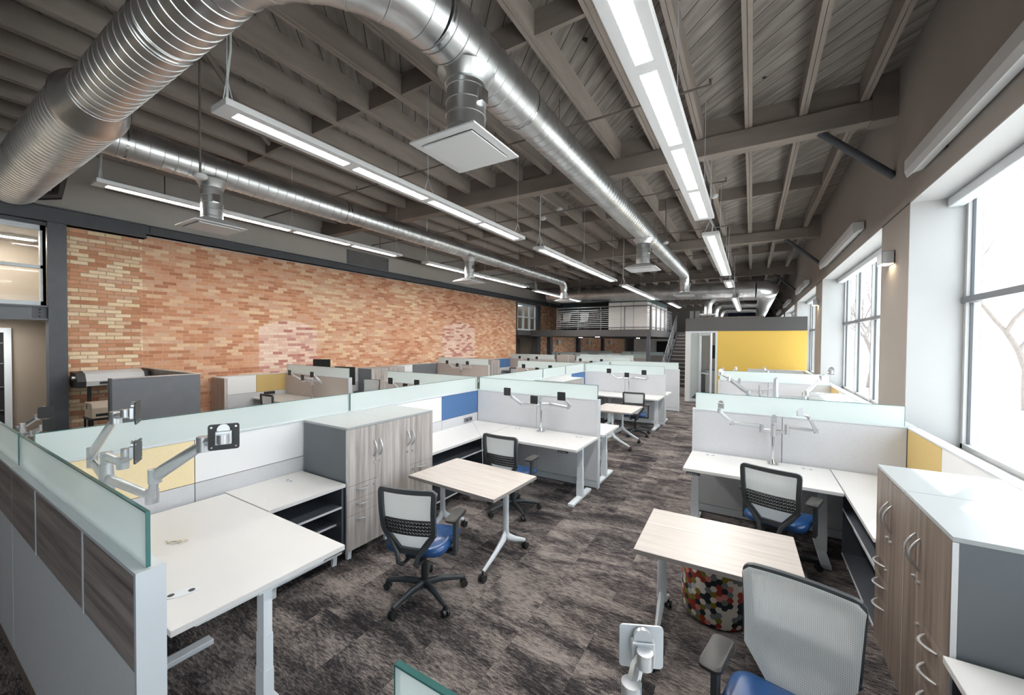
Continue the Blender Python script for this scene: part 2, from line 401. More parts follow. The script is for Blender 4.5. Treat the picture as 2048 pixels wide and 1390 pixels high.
def m_carpet():
    m, nt, b = newmat('abstract_taupe_carpet_tiles')
    g = N(nt, 'ShaderNodeNewGeometry'); sp = N(nt, 'ShaderNodeSeparateXYZ'); L(nt, g.outputs['Position'], sp.inputs[0])
    def mth(op, a, b2=None, c=None):
        n = N(nt, 'ShaderNodeMath', operation=op)
        for i, v in enumerate((a, b2, c)):
            if v is None: continue
            if isinstance(v, (int, float)): n.inputs[i].default_value = v
            else: L(nt, v, n.inputs[i])
        return n.outputs[0]
    r = mth('FLOOR', mth('DIVIDE', sp.outputs[1], 0.92)); 
    cx = mth('FLOOR', mth('DIVIDE', sp.outputs[0], 0.46))
    r = mth('FLOOR', mth('ADD', mth('DIVIDE', sp.outputs[1], 0.92), mth('MULTIPLY', mth('MODULO', cx, 2.0), 0.5)))
    cb = N(nt, 'ShaderNodeCombineXYZ'); L(nt, cx, cb.inputs[0]); L(nt, r, cb.inputs[1])
    wn = N(nt, 'ShaderNodeTexWhiteNoise', noise_dimensions='2D'); L(nt, cb.outputs[0], wn.inputs['Vector'])
    vm = N(nt, 'ShaderNodeVectorMath', operation='SCALE'); L(nt, wn.outputs['Color'], vm.inputs[0]); vm.inputs['Scale'].default_value = 0.32
    ps = N(nt, 'ShaderNodeVectorMath', operation='ADD'); L(nt, g.outputs['Position'], ps.inputs[0]); L(nt, vm.outputs[0], ps.inputs[1])
    mp = N(nt, 'ShaderNodeMapping'); L(nt, ps.outputs[0], mp.inputs[0]); mp.inputs['Rotation'].default_value = (0, 0, math.radians(38)); mp.inputs['Scale'].default_value = (1.0, 2.5, 1)
    n1 = N(nt, 'ShaderNodeTexNoise'); n1.inputs['Scale'].default_value = 1.5; n1.inputs['Detail'].default_value = 8; n1.inputs['Roughness'].default_value = 0.62; n1.inputs['Distortion'].default_value = 0.9; L(nt, mp.outputs[0], n1.inputs['Vector'])
    mp2 = N(nt, 'ShaderNodeMapping'); L(nt, ps.outputs[0], mp2.inputs[0]); mp2.inputs['Rotation'].default_value = (0, 0, math.radians(50)); mp2.inputs['Scale'].default_value = (16, 70, 1)
    n2 = N(nt, 'ShaderNodeTexNoise'); n2.inputs['Scale'].default_value = 1.2; n2.inputs['Detail'].default_value = 3; n2.inputs['Distortion'].default_value = 0.5; L(nt, mp2.outputs[0], n2.inputs['Vector'])
    n3 = N(nt, 'ShaderNodeTexNoise'); n3.inputs['Scale'].default_value = 230; n3.inputs['Detail'].default_value = 1; L(nt, g.outputs['Position'], n3.inputs['Vector'])
    v = mth('ADD', mth('ADD', mth('MULTIPLY', n1.outputs['Fac'], 1.5), mth('MULTIPLY', mth('SUBTRACT', n2.outputs['Fac'], 0.5), 0.95)), mth('MULTIPLY', mth('SUBTRACT', n3.outputs['Fac'], 0.5), 1.15))
    v = mth('ADD', v, mth('MULTIPLY', mth('SUBTRACT', wn.outputs['Value'], 0.5), 0.12))
    cr = N(nt, 'ShaderNodeValToRGB'); e = cr.color_ramp.elements
    e[0].position = 0.48; e[0].color = (0.020, 0.018, 0.021, 1); e[1].position = 1.03; e[1].color = (0.30, 0.262, 0.245, 1)
    for p, c in ((0.66, (0.055, 0.049, 0.051)), (0.83, (0.15, 0.131, 0.124))):
        x = e.new(p); x.color = (*c, 1)
    L(nt, v, cr.inputs[0]); L(nt, cr.outputs[0], b.inputs['Base Color']); b.inputs['Roughness'].default_value = 0.95; b.inputs['Specular IOR Level'].default_value = 0.15
    bp = N(nt, 'ShaderNodeBump'); bp.inputs['Strength'].default_value = 0.5; bp.inputs['Distance'].default_value = 0.003; L(nt, n3.outputs['Fac'], bp.inputs['Height']); L(nt, bp.outputs[0], b.inputs['Normal'])
    return m
M_['carpet'] = m_carpet()

def m_duct():
    m, nt, b = newmat('galvanised_steel')
    tc = N(nt, 'ShaderNodeTexCoord')
    no = N(nt, 'ShaderNodeTexNoise'); no.inputs['Scale'].default_value = 3.5; no.inputs['Detail'].default_value = 4; L(nt, tc.outputs['Object'], no.inputs['Vector'])
    cr = N(nt, 'ShaderNodeValToRGB'); cr.color_ramp.elements[0].color = (0.60, 0.61, 0.62, 1); cr.color_ramp.elements[1].color = (0.74, 0.76, 0.77, 1)
    cr.color_ramp.elements[0].position = 0.3; cr.color_ramp.elements[1].position = 0.7; L(nt, no.outputs['Fac'], cr.inputs[0])
    L(nt, cr.outputs[0], b.inputs['Base Color']); b.inputs['Metallic'].default_value = 1.0
    b.inputs['Roughness'].default_value = 0.36
    return m
M_['duct'] = m_duct()

def m_screen(name, tint, clear, rough=0.12):
    """frosted glass: scatters light, a little see-through, glossy face"""
    m, nt, b = newmat(name)
    out = nt.nodes['Material Output']
    tr = N(nt, 'ShaderNodeBsdfTransparent'); tr.inputs[0].default_value = (*[min(1, t * 1.1) for t in tint], 1)
    tl = N(nt, 'ShaderNodeBsdfTranslucent'); tl.inputs[0].default_value = (*tint, 1)
    b.inputs['Base Color'].default_value = (*tint, 1); b.inputs['Roughness'].default_value = rough
    no = N(nt, 'ShaderNodeTexNoise'); no.inputs['Scale'].default_value = 300
    tc = N(nt, 'ShaderNodeTexCoord'); L(nt, tc.outputs['Object'], no.inputs['Vector'])
    m1 = N(nt, 'ShaderNodeMixShader'); m1.inputs[0].default_value = 0.42; L(nt, b.outputs[0], m1.inputs[1]); L(nt, tl.outputs[0], m1.inputs[2])
    mr = N(nt, 'ShaderNodeMapRange'); L(nt, no.outputs['Fac'], mr.inputs[0]); mr.inputs[3].default_value = clear * 0.9; mr.inputs[4].default_value = clear * 1.1
    m2 = N(nt, 'ShaderNodeMixShader'); L(nt, mr.outputs[0], m2.inputs[0]); L(nt, m1.outputs[0], m2.inputs[1]); L(nt, tr.outputs[0], m2.inputs[2])
    L(nt, m2.outputs[0], out.inputs[0])
    return m
M_['glass'] = m_screen('frosted_green_white_glass', (0.86, 0.93, 0.925), 0.2)
M_['glass_edge'] = simple('green_glass_edge', (0.05, 0.17, 0.16), 0.15)
def m_pane():
    m, nt, b = newmat('clear_window_glass')
    out = nt.nodes['Material Output']
    tr = N(nt, 'ShaderNodeBsdfTransparent'); tr.inputs[0].default_value = (0.97, 0.985, 0.98, 1)
    gl = N(nt, 'ShaderNodeBsdfGlossy'); gl.inputs['Roughness'].default_value = 0.03
    fr = N(nt, 'ShaderNodeFresnel'); fr.inputs[0].default_value = 1.45
    mx = N(nt, 'ShaderNodeMixShader'); ge = N(nt, 'ShaderNodeNewGeometry'); inv = N(nt, 'ShaderNodeMath', operation='SUBTRACT'); inv.inputs[0].default_value = 1.0; L(nt, ge.outputs['Backfacing'], inv.inputs[1])
    mu = N(nt, 'ShaderNodeMath', operation='MULTIPLY'); L(nt, fr.outputs[0], mu.inputs[0]); L(nt, inv.outputs[0], mu.inputs[1]); L(nt, mu.outputs[0], mx.inputs[0]); L(nt, tr.outputs[0], mx.inputs[1]); L(nt, gl.outputs[0], mx.inputs[2]); L(nt, mx.outputs[0], out.inputs[0])
    return m
M_['pane'] = m_pane()
def m_mesh():
    m, nt, b = newmat('white_chair_mesh')
    out = nt.nodes['Material Output']
    tc = N(nt, 'ShaderNodeTexCoord'); sp = N(nt, 'ShaderNodeSeparateXYZ'); L(nt, tc.outputs['Object'], sp.inputs[0])
    def mth(op, a, b2=None):
        n = N(nt, 'ShaderNodeMath', operation=op)
        for i, v in enumerate((a, b2)):
            if v is None: continue
            if isinstance(v, (int, float)): n.inputs[i].default_value = v
            else: L(nt, v, n.inputs[i])
        return n.outputs[0]
    fx = mth('FRACT', mth('MULTIPLY', sp.outputs[0], 140)); fz = mth('FRACT', mth('MULTIPLY', sp.outputs[2], 110))
    hole = mth('MULTIPLY', mth('GREATER_THAN', fx, 0.55), mth('GREATER_THAN', fz, 0.5))
    b.inputs['Base Color'].default_value = (0.80, 0.84, 0.84, 1); b.inputs['Roughness'].default_value = 0.6
    tl = N(nt, 'ShaderNodeBsdfTranslucent'); tl.inputs[0].default_value = (0.80, 0.84, 0.84, 1)
    m1 = N(nt, 'ShaderNodeMixShader'); m1.inputs[0].default_value = 0.35; L(nt, b.outputs[0], m1.inputs[1]); L(nt, tl.outputs[0], m1.inputs[2])
    tr = N(nt, 'ShaderNodeBsdfTransparent')
    m2 = N(nt, 'ShaderNodeMixShader'); L(nt, mth('MULTIPLY', hole, 0.36), m2.inputs[0]); L(nt, m1.outputs[0], m2.inputs[1]); L(nt, tr.outputs[0], m2.inputs[2]); L(nt, m2.outputs[0], out.inputs[0])
    return m
M_['mesh'] = m_mesh()
def m_hex():
    """hexagon patchwork, mapped round the pouf"""
    m, nt, b = newmat('hexagon_patchwork_fabric')
    def mth(op, a, b2=None):
        n = N(nt, 'ShaderNodeMath', operation=op)
        for i, v in enumerate((a, b2)):
            if v is None: continue
            if isinstance(v, (int, float)): n.inputs[i].default_value = v
            else: L(nt, v, n.inputs[i])
        return n.outputs[0]
    tc = N(nt, 'ShaderNodeTexCoord'); sp = N(nt, 'ShaderNodeSeparateXYZ'); L(nt, tc.outputs['Object'], sp.inputs[0])
    ang = mth('ARCTAN2', sp.outputs[1], sp.outputs[0])
    u = mth('MULTIPLY', ang, 0.24 / 0.040); v = mth('DIVIDE', sp.outputs[2], 0.040)
    S3 = math.sqrt(3)
    def cell(ou, ov):
        iu = mth('ROUND', mth('SUBTRACT', mth('DIVIDE', u, S3), ou)); iv = mth('ROUND', mth('SUBTRACT', mth('DIVIDE', v, 1.0 * 1.0), ov))
        cu = mth('MULTIPLY', mth('ADD', iu, ou), S3); cv = mth('ADD', iv, ov)
        du = mth('SUBTRACT', u, cu); dv = mth('SUBTRACT', v, cv)
        return cu, cv, mth('ADD', mth('MULTIPLY', du, du), mth('MULTIPLY', dv, dv))
    a = cell(0.0, 0.0); c = cell(0.5, 0.5)
    pick = mth('LESS_THAN', a[2], c[2])
    cx = mth('ADD', mth('MULTIPLY', a[0], pick), mth('MULTIPLY', c[0], mth('SUBTRACT', 1.0, pick)))
    cy = mth('ADD', mth('MULTIPLY', a[1], pick), mth('MULTIPLY', c[1], mth('SUBTRACT', 1.0, pick)))
    cb = N(nt, 'ShaderNodeCombineXYZ'); L(nt, cx, cb.inputs[0]); L(nt, cy, cb.inputs[1])
    wn = N(nt, 'ShaderNodeTexWhiteNoise', noise_dimensions='3D'); L(nt, cb.outputs[0], wn.inputs['Vector'])
    cr = N(nt, 'ShaderNodeValToRGB'); cr.color_ramp.interpolation = 'CONSTANT'; e = cr.color_ramp.elements
    cols = [(0.0, (0.012, 0.016, 0.024)), (0.27, (0.66, 0.62, 0.56)), (0.50, (0.17, 0.19, 0.20)), (0.62, (0.30, 0.035, 0.02)), (0.76, (0.20, 0.16, 0.025)), (0.88, (0.55, 0.20, 0.18)), (0.95, (0.45, 0.46, 0.46))]
    e[0].position = 0; e[0].color = (*cols[0][1], 1); e[1].position = cols[1][0]; e[1].color = (*cols[1][1], 1)
    for p, cc in cols[2:]:
        x = e.new(p); x.color = (*cc, 1)
    L(nt, wn.outputs['Value'], cr.inputs[0]); L(nt, cr.outputs[0], b.inputs['Base Color']); b.inputs['Roughness'].default_value = 0.85
    return m
M_['hex'] = m_hex()
# ================================================================ room shell
fl = MB().box((XB - 2.6, YN, -0.2), (XG + 0.1, YF, 0.0)); struct('floor', fl, M_['carpet'])
ce = MB().box((XB - 2.6, YN, DECK), (XG + 0.1, YF, DECK + 0.15)); struct('ceiling', ce, M_['deck'])
# window wall with deep openings
ZS, ZH = 0.98, 3.6
wr = MB()
wr.box((XW, YN, 0), (XG + 0.1, YF, ZS)); wr.box((XW, YN, ZH), (XG + 0.1, YF, DECK))
ed = YN
for a, b in WIN:
    if a > ed: wr.box((XW, ed, ZS), (XG + 0.1, a, ZH))
    ed = max(ed, b)
wr.box((XW, ed, ZS), (XG + 0.1, YF, ZH))
struct('wall_right', wr, M_['plaster'])
tr = MB()
for i in range(len(WIN) - 1):
    tr.box((XW - 0.006, WIN[i][1], ZH - 0.012), (XW + 0.01, WIN[i + 1][0], ZH + 0.004))
struct('trim_1', tr, M_['seam'])
for k, (a, b) in enumerate(WIN):
    a = max(a, YN)
    root = sroot('window_%d' % (k + 1), (XG, (a + b) / 2, ZS))
    oy = (a + b) / 2
    rv = MB(); t = 0.012     # painted reveal lining: sill, head and both jambs
    rv.box((XW - XG - 0.001, a - oy, 0.0), (0.09, b - oy, t)); rv.box((XW - XG - 0.001, a - oy, ZH - ZS - t), (0.09, b - oy, ZH - ZS))
    rv.box((XW - XG - 0.001, a - oy, t), (0.09, a - oy + t, ZH - ZS - t)); rv.box((XW - XG - 0.001, b - oy - t, t), (0.09, b - oy, ZH - ZS - t))
    rv.build('reveal', M_['reveal'], root)
    f = MB(); z0, z1 = t, ZH - ZS - t; y0, y1 = a - oy + t, b - oy - t
    f.box((-0.03, y0, z0), (0.04, y1, z0 + 0.05)); f.box((-0.03, y0, z1 - 0.05), (0.04, y1, z1))
    f.box((-0.03, y0, z0), (0.04, y0 + 0.05, z1)); f.box((-0.03, y1 - 0.05, z0), (0.04, y1, z1))
    n = 4; st = (y1 - y0) / n
    for i in range(1, n): f.box((-0.045, y0 + st * i - 0.03, z0), (0.04, y0 + st * i + 0.03, z1))
    f.build('window_frame', M_['reveal'], root)
    g = MB()
    for i in range(n):
        ya, yb = y0 + st * i + 0.03, y0 + st * (i + 1) - 0.03
        if i == 0: ya += 0.02
        if i == n - 1: yb -= 0.02
        for q, r in ((ya, ya + 0.008), (yb - 0.008, yb)): g.box((0.0, q, z0 + 0.05), (0.022, r, z1 - 0.05))
    g.build('gasket', M_['steel'], root)
    MB().box((-0.05, y0, 2.52 - ZS - 0.03), (0.045, y1, 2.52 - ZS + 0.03)).build('transom', M_['steel_lt'], root)
    for i in range(n):
        ya, yb = y0 + st * i + 0.03, y0 + st * (i + 1) - 0.03
        for zz0, zz1 in ((z0 + 0.05, 2.52 - ZS - 0.03), (2.52 - ZS + 0.03, z1 - 0.05)):
            MB().box((0.012, ya, zz0), (0.018, yb, zz1)).build('pane', M_['pane'], root)
    MB().box((-0.17, y0 + 0.01, z1 - 0.10), (-0.05, y1 - 0.01, z1), 0.01).build('roller_shade', M_['trim'], root)
# brick wall and plaster above
def seg(name, y0, y1, z0, z1, mat, x0=XB - 0.3, x1=XB):
    return struct(name, MB().box((x0, y0, z0), (x1, y1, z1)), mat)
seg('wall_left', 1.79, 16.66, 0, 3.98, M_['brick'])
seg('wall_left_rear', 19.9, 36.0, 0, 3.98, M_['brick'])
seg('wall_left_pier', 19.0, 19.9, 0, 3.98, M_['brick'])
seg('wall_left_upper', YN, YF, 3.98, DECK, M_['plaster_lt'])
seg('wall_left_near', YN, -2.6, 0, 3.98, M_['plaster'])
seg('wall_left_end', 36.0, YF, 0, 3.98, M_['plaster'])
struct('wall_front', MB().box((XB - 2.6, YN - 0.1, 0), (XG + 0.1, YN, DECK)), M_['plaster'])
struct('wall_back', MB().box((XB - 2.6, YF, 0), (XG + 0.1, YF + 0.1, DECK)), M_['plaster'])
struct('wall_back_navy', MB().box((-1.9, YF - 0.12, 2.6), (XW, YF - 0.002, DECK)), M_['navy'])
# steel header along the brick wall, flanged channel at the opening, columns
hd = MB()
hd.box((XB + 0.002, YN, 3.92), (XB + 0.16, 2.82, 4.17)); hd.box((XB + 0.002, YN, 4.15), (XB + 0.2, 2.82, 4.17)); hd.box((XB + 0.002, YN, 3.92), (XB + 0.2, 2.82, 3.94))
hd.box((XB + 0.002, 2.8, 4.0), (XB + 0.14, 36, 4.17)); hd.box((XB + 0.002, 2.8, 4.155), (XB + 0.18, 36, 4.17)); hd.box((XB + 0.002, 2.8, 4.0), (XB + 0.18, 36, 4.015))
for y in (2.66, 2.94):
    hd.box((XB + 0.14, y - 0.07, 4.0), (XB + 0.16 + 0.006, y + 0.07, 4.15))
struct('trim_2', hd, M_['steel'])
cl = MB(); cl.box((XB - 0.16, 1.62, 0), (XB + 0.16, 1.79, 3.92)); cl.box((XB + 0.145, 1.60, 0), (XB + 0.165, 1.81, 3.92))
o = struct('steel_column', cl, M_['steel'])
ch = MB(); ch.box((XB - 0.1, -2.6, 2.34), (XB + 0.10, 1.62, 2.57)); ch.box((XB - 0.1, -2.6, 2.55), (XB + 0.15, 1.62, 2.572)); ch.box((XB - 0.1, -2.6, 2.338), (XB + 0.15, 1.62, 2.36))
struct('trim_3', ch, M_['steel_lt'])
bt = MB()
for z in (2.40, 2.455, 2.51): bt.cyl((XB + 0.10, 1.52, z), (XB + 0.115, 1.52, z), 0.013, 6)
bt.box((XB + 0.098, 1.44, 2.365), (XB + 0.104, 1.61, 2.545)); struct('trim_4', bt, M_['steel'])
# interior storefront above the channel
root = sroot('window_20', (XB, 0, 0))
f = MB()
ys = [-2.55, -0.5, 1.6]
f.box((-0.05, -2.55, 2.575), (0.05, 1.6, 2.64)); f.box((-0.05, -2.55, 3.78), (0.05, 1.6, 3.86)); f.box((-0.05, -2.55, 3.17), (0.05, 1.6, 3.22))
for y in ys: f.box((-0.05, y - 0.035 if y > -2.5 else y, 2.575), (0.05, y + 0.035 if y < 1.5 else y, 3.86))
f.box((-0.05, 1.54, 2.575), (0.05, 1.6, 3.86))
f.build('window_frame', M_['white_metal'], root)
for ya, yb in ((-2.5, -0.53), (-0.47, 1.54)):
    for za, zb in ((2.64, 3.17), (3.22, 3.78)): MB().box((-0.004, ya, za), (0.004, yb, zb)).build('pane', M_['pane'], root)
struct('trim_5', MB().box((XB - 0.1, -2.6, 3.86), (XB + 0.1, 1.62, 3.92)), M_['steel'])
# rooms behind the storefront
struct('wall_hall', MB().box((-11.05, 1.38, 0), (-10.95, 1.95, 2.34)).box((-11.05, -2.6, 2.22), (-10.95, 1.38, 2.34)), M_['beige'])
struct('wall_hall_end', MB().box((-12.4, 1.95, 0), (-10.15, 2.05, 3.98)), M_['beige'])
struct('wall_hall_far', MB().box((-12.45, -2.6, 0), (-12.35, 1.95, 3.98)), M_['beige'])
struct('wall_hall_near', MB().box((-12.4, -2.7, 0), (-10.15, -2.6, 3.98)), M_['beige'])
struct('floor_upper', MB().box((-12.35, -2.6, 2.34), (XB - 0.1, 1.95, 2.5)), M_['beige'])
struct('ceiling_hall', MB().box((-12.35, -2.6, 3.95), (XB - 0.1, 1.95, 3.98)), M_['reveal'])
root = sroot('door_1', (-10.95, 0, 0))
f = MB(); f.box((-0.03, 1.30, 0), (0.03, 1.38, 2.22)); f.box((-0.03, 0.2, 2.14), (0.03, 1.30, 2.22)); f.box((-0.03, 0.2, 0), (0.03, 0.28, 2.22)); f.build('door_frame', M_['white_metal'], root)
f = MB().box((-0.02, 0.28, 0.01), (0.0, 1.30, 2.14))
f.build('door_leaf', M_['dark'], root)  # dark sheet painted as the unlit inside of the open doorway, no leaf
f = MB()
for z in (0.4, 0.8, 1.2, 1.6, 1.95): f.box((0.0, 0.3, z), (0.02, 1.29, z + 0.018))
f.build('shelf_line', M_['steel_lt'], root)  # shelf lines laid over the dark opening
struct('wall_hall_door_side', MB().box((-11.05, -2.6, 0), (-10.95, 0.2, 2.34)), M_['beige'])
for i, (x, y) in enumerate(((-11.2, -0.6), (-11.7, 0.9), (-10.6, -1.5))):
    t = thing('linear_ceiling_light', ['slim lit ceiling strip behind the upper storefront glass, nearest the middle', 'slim lit ceiling strip behind the upper storefront glass, deepest one', 'slim lit ceiling strip behind the upper storefront glass, closest to the pane'][i], 'light', (x, y, 3.9))
    MB().box((-0.09, -0.9, 0), (0.09, 0.9, 0.045)).build('housing', M_['housing'], t); MB().box((-0.05, -0.86, -0.012), (0.05, 0.86, 0)).build('diffuser', M_['lamp'], t)
t = thing('linear_ceiling_light', 'unseen added ceiling strip brightening the doorway passage left of the brick', 'light', (-10.45, 0.6, 2.30))  # added lamp, hidden above the opening, to brighten the lower hall
MB().box((-0.08, -0.6, 0), (0.08, 0.6, 0.04)).build('housing', M_['housing'], t); MB().box((-0.05, -0.56, -0.01), (0.05, 0.56, 0)).build('diffuser', M_['lamp'], t)
# second glazed bay and pantry opening in the left wall
seg('wall_left_bay_head', 16.66, 19.0, 3.92, 3.98, M_['steel'])
root = sroot('window_21', (XB, 0, 0)); f = MB(); y0, y1 = 16.72, 18.62
f.box((-0.05, y0, 2.58), (0.05, y1, 2.66)); f.box((-0.05, y0, 3.82), (0.05, y1, 3.92)); f.box((-0.05, y0, 3.22), (0.05, y1, 3.28))
for i in range(4):
    y = y0 + (y1 - y0) * i / 3; f.box((-0.05, y - 0.035, 2.58), (0.05, y + 0.035, 3.92))
f.build('window_frame', M_['white_metal'], root)
for i in range(3):
    ya = y0 + (y1 - y0) * i / 3 + 0.035; yb = y0 + (y1 - y0) * (i + 1) / 3 - 0.035
    for za, zb in ((2.66, 3.22), (3.28, 3.82)): MB().box((-0.004, ya, za), (0.004, yb, zb)).build('pane', M_['pane'], root)
struct('trim_6', MB().box((XB - 0.1, 16.66, 2.34), (XB + 0.12, 18.75, 2.58)).box((XB - 0.12, 18.62, 0), (XB + 0.16, 19.0, 3.92)).box((XB - 0.1, 16.66, 2.58), (XB + 0.05, 16.71, 3.92)), M_['charcoal'])
struct('wall_pantry', MB().box((-11.4, 16.6, 0), (-11.3, 19.1, 3.98)).box((-11.4, 16.55, 0), (XB - 0.3, 16.65, 3.98)).box((-11.4, 19.05, 0), (XB - 0.3, 19.15, 3.98)), M_['beige'])
struct('ceiling_pantry', MB().box((-11.3, 16.65, 2.40), (XB - 0.1, 19.05, 2.56)), M_['beige'])
t = thing('pantry_cabinet', 'brown pantry wall cabinets behind the opening beyond the brick wall', 'cabinet', (-11.0, 17.8, 0))
MB().box((-0.28, -1.1, 0), (0.3, 1.1, 0.9)).build('base_unit', M_['dark_lam'], t)
for i in range(4): MB().box((-0.28, -1.1 + 0.55 * i + 0.005, 1.35), (0.08, -1.1 + 0.55 * (i + 1) - 0.005, 2.15)).build('door', M_['elm_dk'], t)
# pilasters of the far brick wall
for y in (20.1, 24.4, 29.4):
    struct('steel_pilaster', MB().box((XB + 0.002, y, 0), (XB + 0.2, y + 0.35, 2.28)), M_['steel'])
# girders, joists and blocking
for i, y in enumerate((-5.8, 0.3, 6.42, 12.6, 18.85, 25.1, 31.3, 37.5)):
    g = MB().box((XB, y, 4.78), (XW, y + 0.2, 5.03)); g.box((XB, y + 0.04, 5.03), (XW, y + 0.16, DECK))
    g.box((XW - 0.24, y - 0.02, 4.76), (XW, y + 0.22, DECK))
    root = struct('ceiling_girder', g, M_['timber_x'])
    b = MB().tube([(0.72, y + 0.1, 4.80), (XW, y + 0.1, 4.09)], 0.045, 10); b.build('brace', M_['steel'], root)
for k in range(18):
    x = 1.14 - 0.61 * k
    j = MB()
    for s in (-1, 1): j.box((x + s * 0.0235 - 0.021, YN, 5.04), (x + s * 0.0235 + 0.021, YF, DECK))
    root = struct('ceiling_joist', j, M_['timber'])
    bl = MB()
    if k < 17:
        for y in (-2.6, 3.46, 9.5, 15.7, 22.0, 28.2, 34.4):
            bl.box((x - 0.61 + 0.045, y + 0.02 * ((k * 7) % 3 - 1), 5.05), (x - 0.045, y + 0.045 + 0.02 * ((k * 7) % 3 - 1), DECK))
        bl.build('blocking', M_['timber_x'], root)
# ================================================================ outside
struct('ground_outside', MB().box((XG + 0.12, -30, -0.5), (60, 60, -0.4)), M_['snow'])
def tree(name, loc, h, seed, label):
    rnd = random.Random(seed); m = MB()
    def br(p, d, r, l, dep):
        pts = [p]; q = p
        for i in range(4):
            d = (d + Vector((rnd.uniform(-.22, .22), rnd.uniform(-.22, .22), rnd.uniform(-.05, .15)))).normalized()
            q = q + d * l / 4; pts.append(q)
        m.tube(pts, [r * (1 - 0.11 * i) for i in range(5)], 7 if dep < 2 else 5)
        if dep < 4:
            for i in range(3 if dep < 3 else 2):
                a = rnd.uniform(0, 2 * PI)
                nd = (d + Vector((math.cos(a), math.sin(a), rnd.uniform(-.1, .5))) * 0.75).normalized()
                br(pts[rnd.choice((2, 3, 4))], nd, r * 0.55, l * 0.72, dep + 1)
    br(Vector((0, 0, -0.4)), Vector((0.05, -0.1, 1)).normalized(), h * 0.017, h * 0.38, 0)
    return tag(m.build(name, M_['bark'], None, loc), label, 'tree')
tree('bare_tree', (8.8, 22.5, 0), 8.0, 3, 'bare pale tree outside the nearest window')
tree('bare_tree', (5.6, 29.0, 0), 7.5, 5, 'bare pale tree outside the second window')
tree('bare_tree', (6.6, 14.6, 0), 2.6, 9, 'low scrubby bare bush outside the nearest window')
# ================================================================ ductwork
def duct_mesh(path, r, step=0.13, seg=40, ridge=0.006, caps=True):
    """spiral-wound duct: raised seams at even steps along the path"""
    P = [Vector(p) for p in path]
    cum = [0.0]
    for i in range(len(P) - 1): cum.append(cum[-1] + (P[i + 1] - P[i]).length)
    def at(s):
        s = max(0, min(cum[-1], s))
        for i in range(len(P) - 1):
            if s <= cum[i + 1] + 1e-9: return P[i].lerp(P[i + 1], (s - cum[i]) / max(1e-9, cum[i + 1] - cum[i]))
        return P[-1]
    n = max(1, int(cum[-1] / step)); st = cum[-1] / n
    S = [(c, r) for c in cum]
    for k in range(n):
        c = st * (k + 0.5)
        S += [(c - 0.006, r), (c - 0.002, r + ridge), (c + 0.002, r + ridge), (c + 0.006, r)]
    S.sort()
    S = [S[0]] + [b for a, b in zip(S, S[1:]) if b[0] - a[0] > 1e-4]
    return MB().tube([at(s) for s, _ in S], [q for _, q in S], seg, caps)
def band(p0, p1, r, seg=40): return MB().cyl(p0, p1, r, seg)
def drop(parent, x, y, ztop, zplate, r=0.14, parts=True):
    """take-off collar, vertical duct and square plaque diffuser"""
    d = duct_mesh([(x, y, ztop), (x, y, zplate + 0.10)], r, 0.085, 28, 0.005)
    o = d.build('duct_drop', M_['duct'], parent)
    MB().tube([(x, y, ztop - 0.02), (x, y, ztop - 0.07), (x, y, ztop - 0.11)], [r + 0.07, r + 0.03, r + 0.012], 28).build('saddle_collar', M_['duct'], parent)
    MB().box((x + r - 0.01, y - 0.05, zplate + 0.32), (x + r + 0.035, y + 0.03, zplate + 0.42)).build('damper_handle', M_['chrome'], parent)
    p = MB()
    h = 0.305
    p.add([(x - h, y - h, zplate), (x + h, y - h, zplate), (x + h, y + h, zplate), (x - h, y + h, zplate),
           (x - h, y - h, zplate + 0.012), (x + h, y - h, zplate + 0.012), (x + h, y + h, zplate + 0.012), (x - h, y + h, zplate + 0.012),
           (x - r, y - r, zplate + 0.11), (x + r, y - r, zplate + 0.11), (x + r, y + r, zplate + 0.11), (x - r, y + r, zplate + 0.11),
           (x - 0.24, y - 0.24, zplate), (x + 0.24, y - 0.24, zplate), (x + 0.24, y + 0.24, zplate), (x - 0.24, y + 0.24, zplate),
           (x - r + 0.02, y - r + 0.02, zplate + 0.10), (x + r - 0.02, y - r + 0.02, zplate + 0.10), (x + r - 0.02, y + r - 0.02, zplate + 0.10), (x - r + 0.02, y + r - 0.02, zplate + 0.10)],
          [(0, 1, 5, 4), (1, 2, 6, 5), (2, 3, 7, 6), (3, 0, 4, 7), (4, 5, 9, 8), (5, 6, 10, 9), (6, 7, 11, 10), (7, 4, 8, 11),
           (0, 12, 13, 1), (1, 13, 14, 2), (2, 14, 15, 3), (3, 15, 12, 0), (12, 16, 17, 13), (13, 17, 18, 14), (14, 18, 19, 15), (15, 19, 16, 12), (16, 19, 18, 17), (8, 9, 10, 11)])
    q = p.build('diffuser', M_['housing'], parent)
    MB().box((x - 0.235, y - 0.235, zplate - 0.014), (x + 0.235, y + 0.235, zplate - 0.004)).build('diffuser_plaque', M_['housing'], q)
ZD = 4.33
# main trunk running across the near end, elbowing into the middle branch
t = thing('trunk_duct', 'large spiral galvanised trunk duct crossing the upper left corner', 'duct', (-5.2, 1.2, ZD))
t.location = (0, 0, 0)
duct_mesh([(-5.25, 1.2, ZD), (-2.85, 1.2, ZD)], 0.215, 0.115).build('duct_tube', M_['duct'], t)
duct_mesh([(-9.35, 1.2, ZD - 0.02), (-5.5, 1.2, ZD - 0.02)], 0.285, 0.10).build('duct_tube', M_['duct'], t)
MB().tube([(-5.56, 1.2, ZD - 0.02), (-5.5, 1.2, ZD - 0.02), (-5.24, 1.2, ZD), (-5.2, 1.2, ZD)], [0.292, 0.287, 0.222, 0.22], 40).build('reducer', M_['duct'], t)
for x, r in ((-5.5, 0.294), (-5.24, 0.226), (-3.72, 0.221), (-3.66, 0.221)): MB().cyl((x - 0.006, 1.2, ZD), (x + 0.006, 1.2, ZD), r, 40).build('seam_ring', M_['chrome'], t)
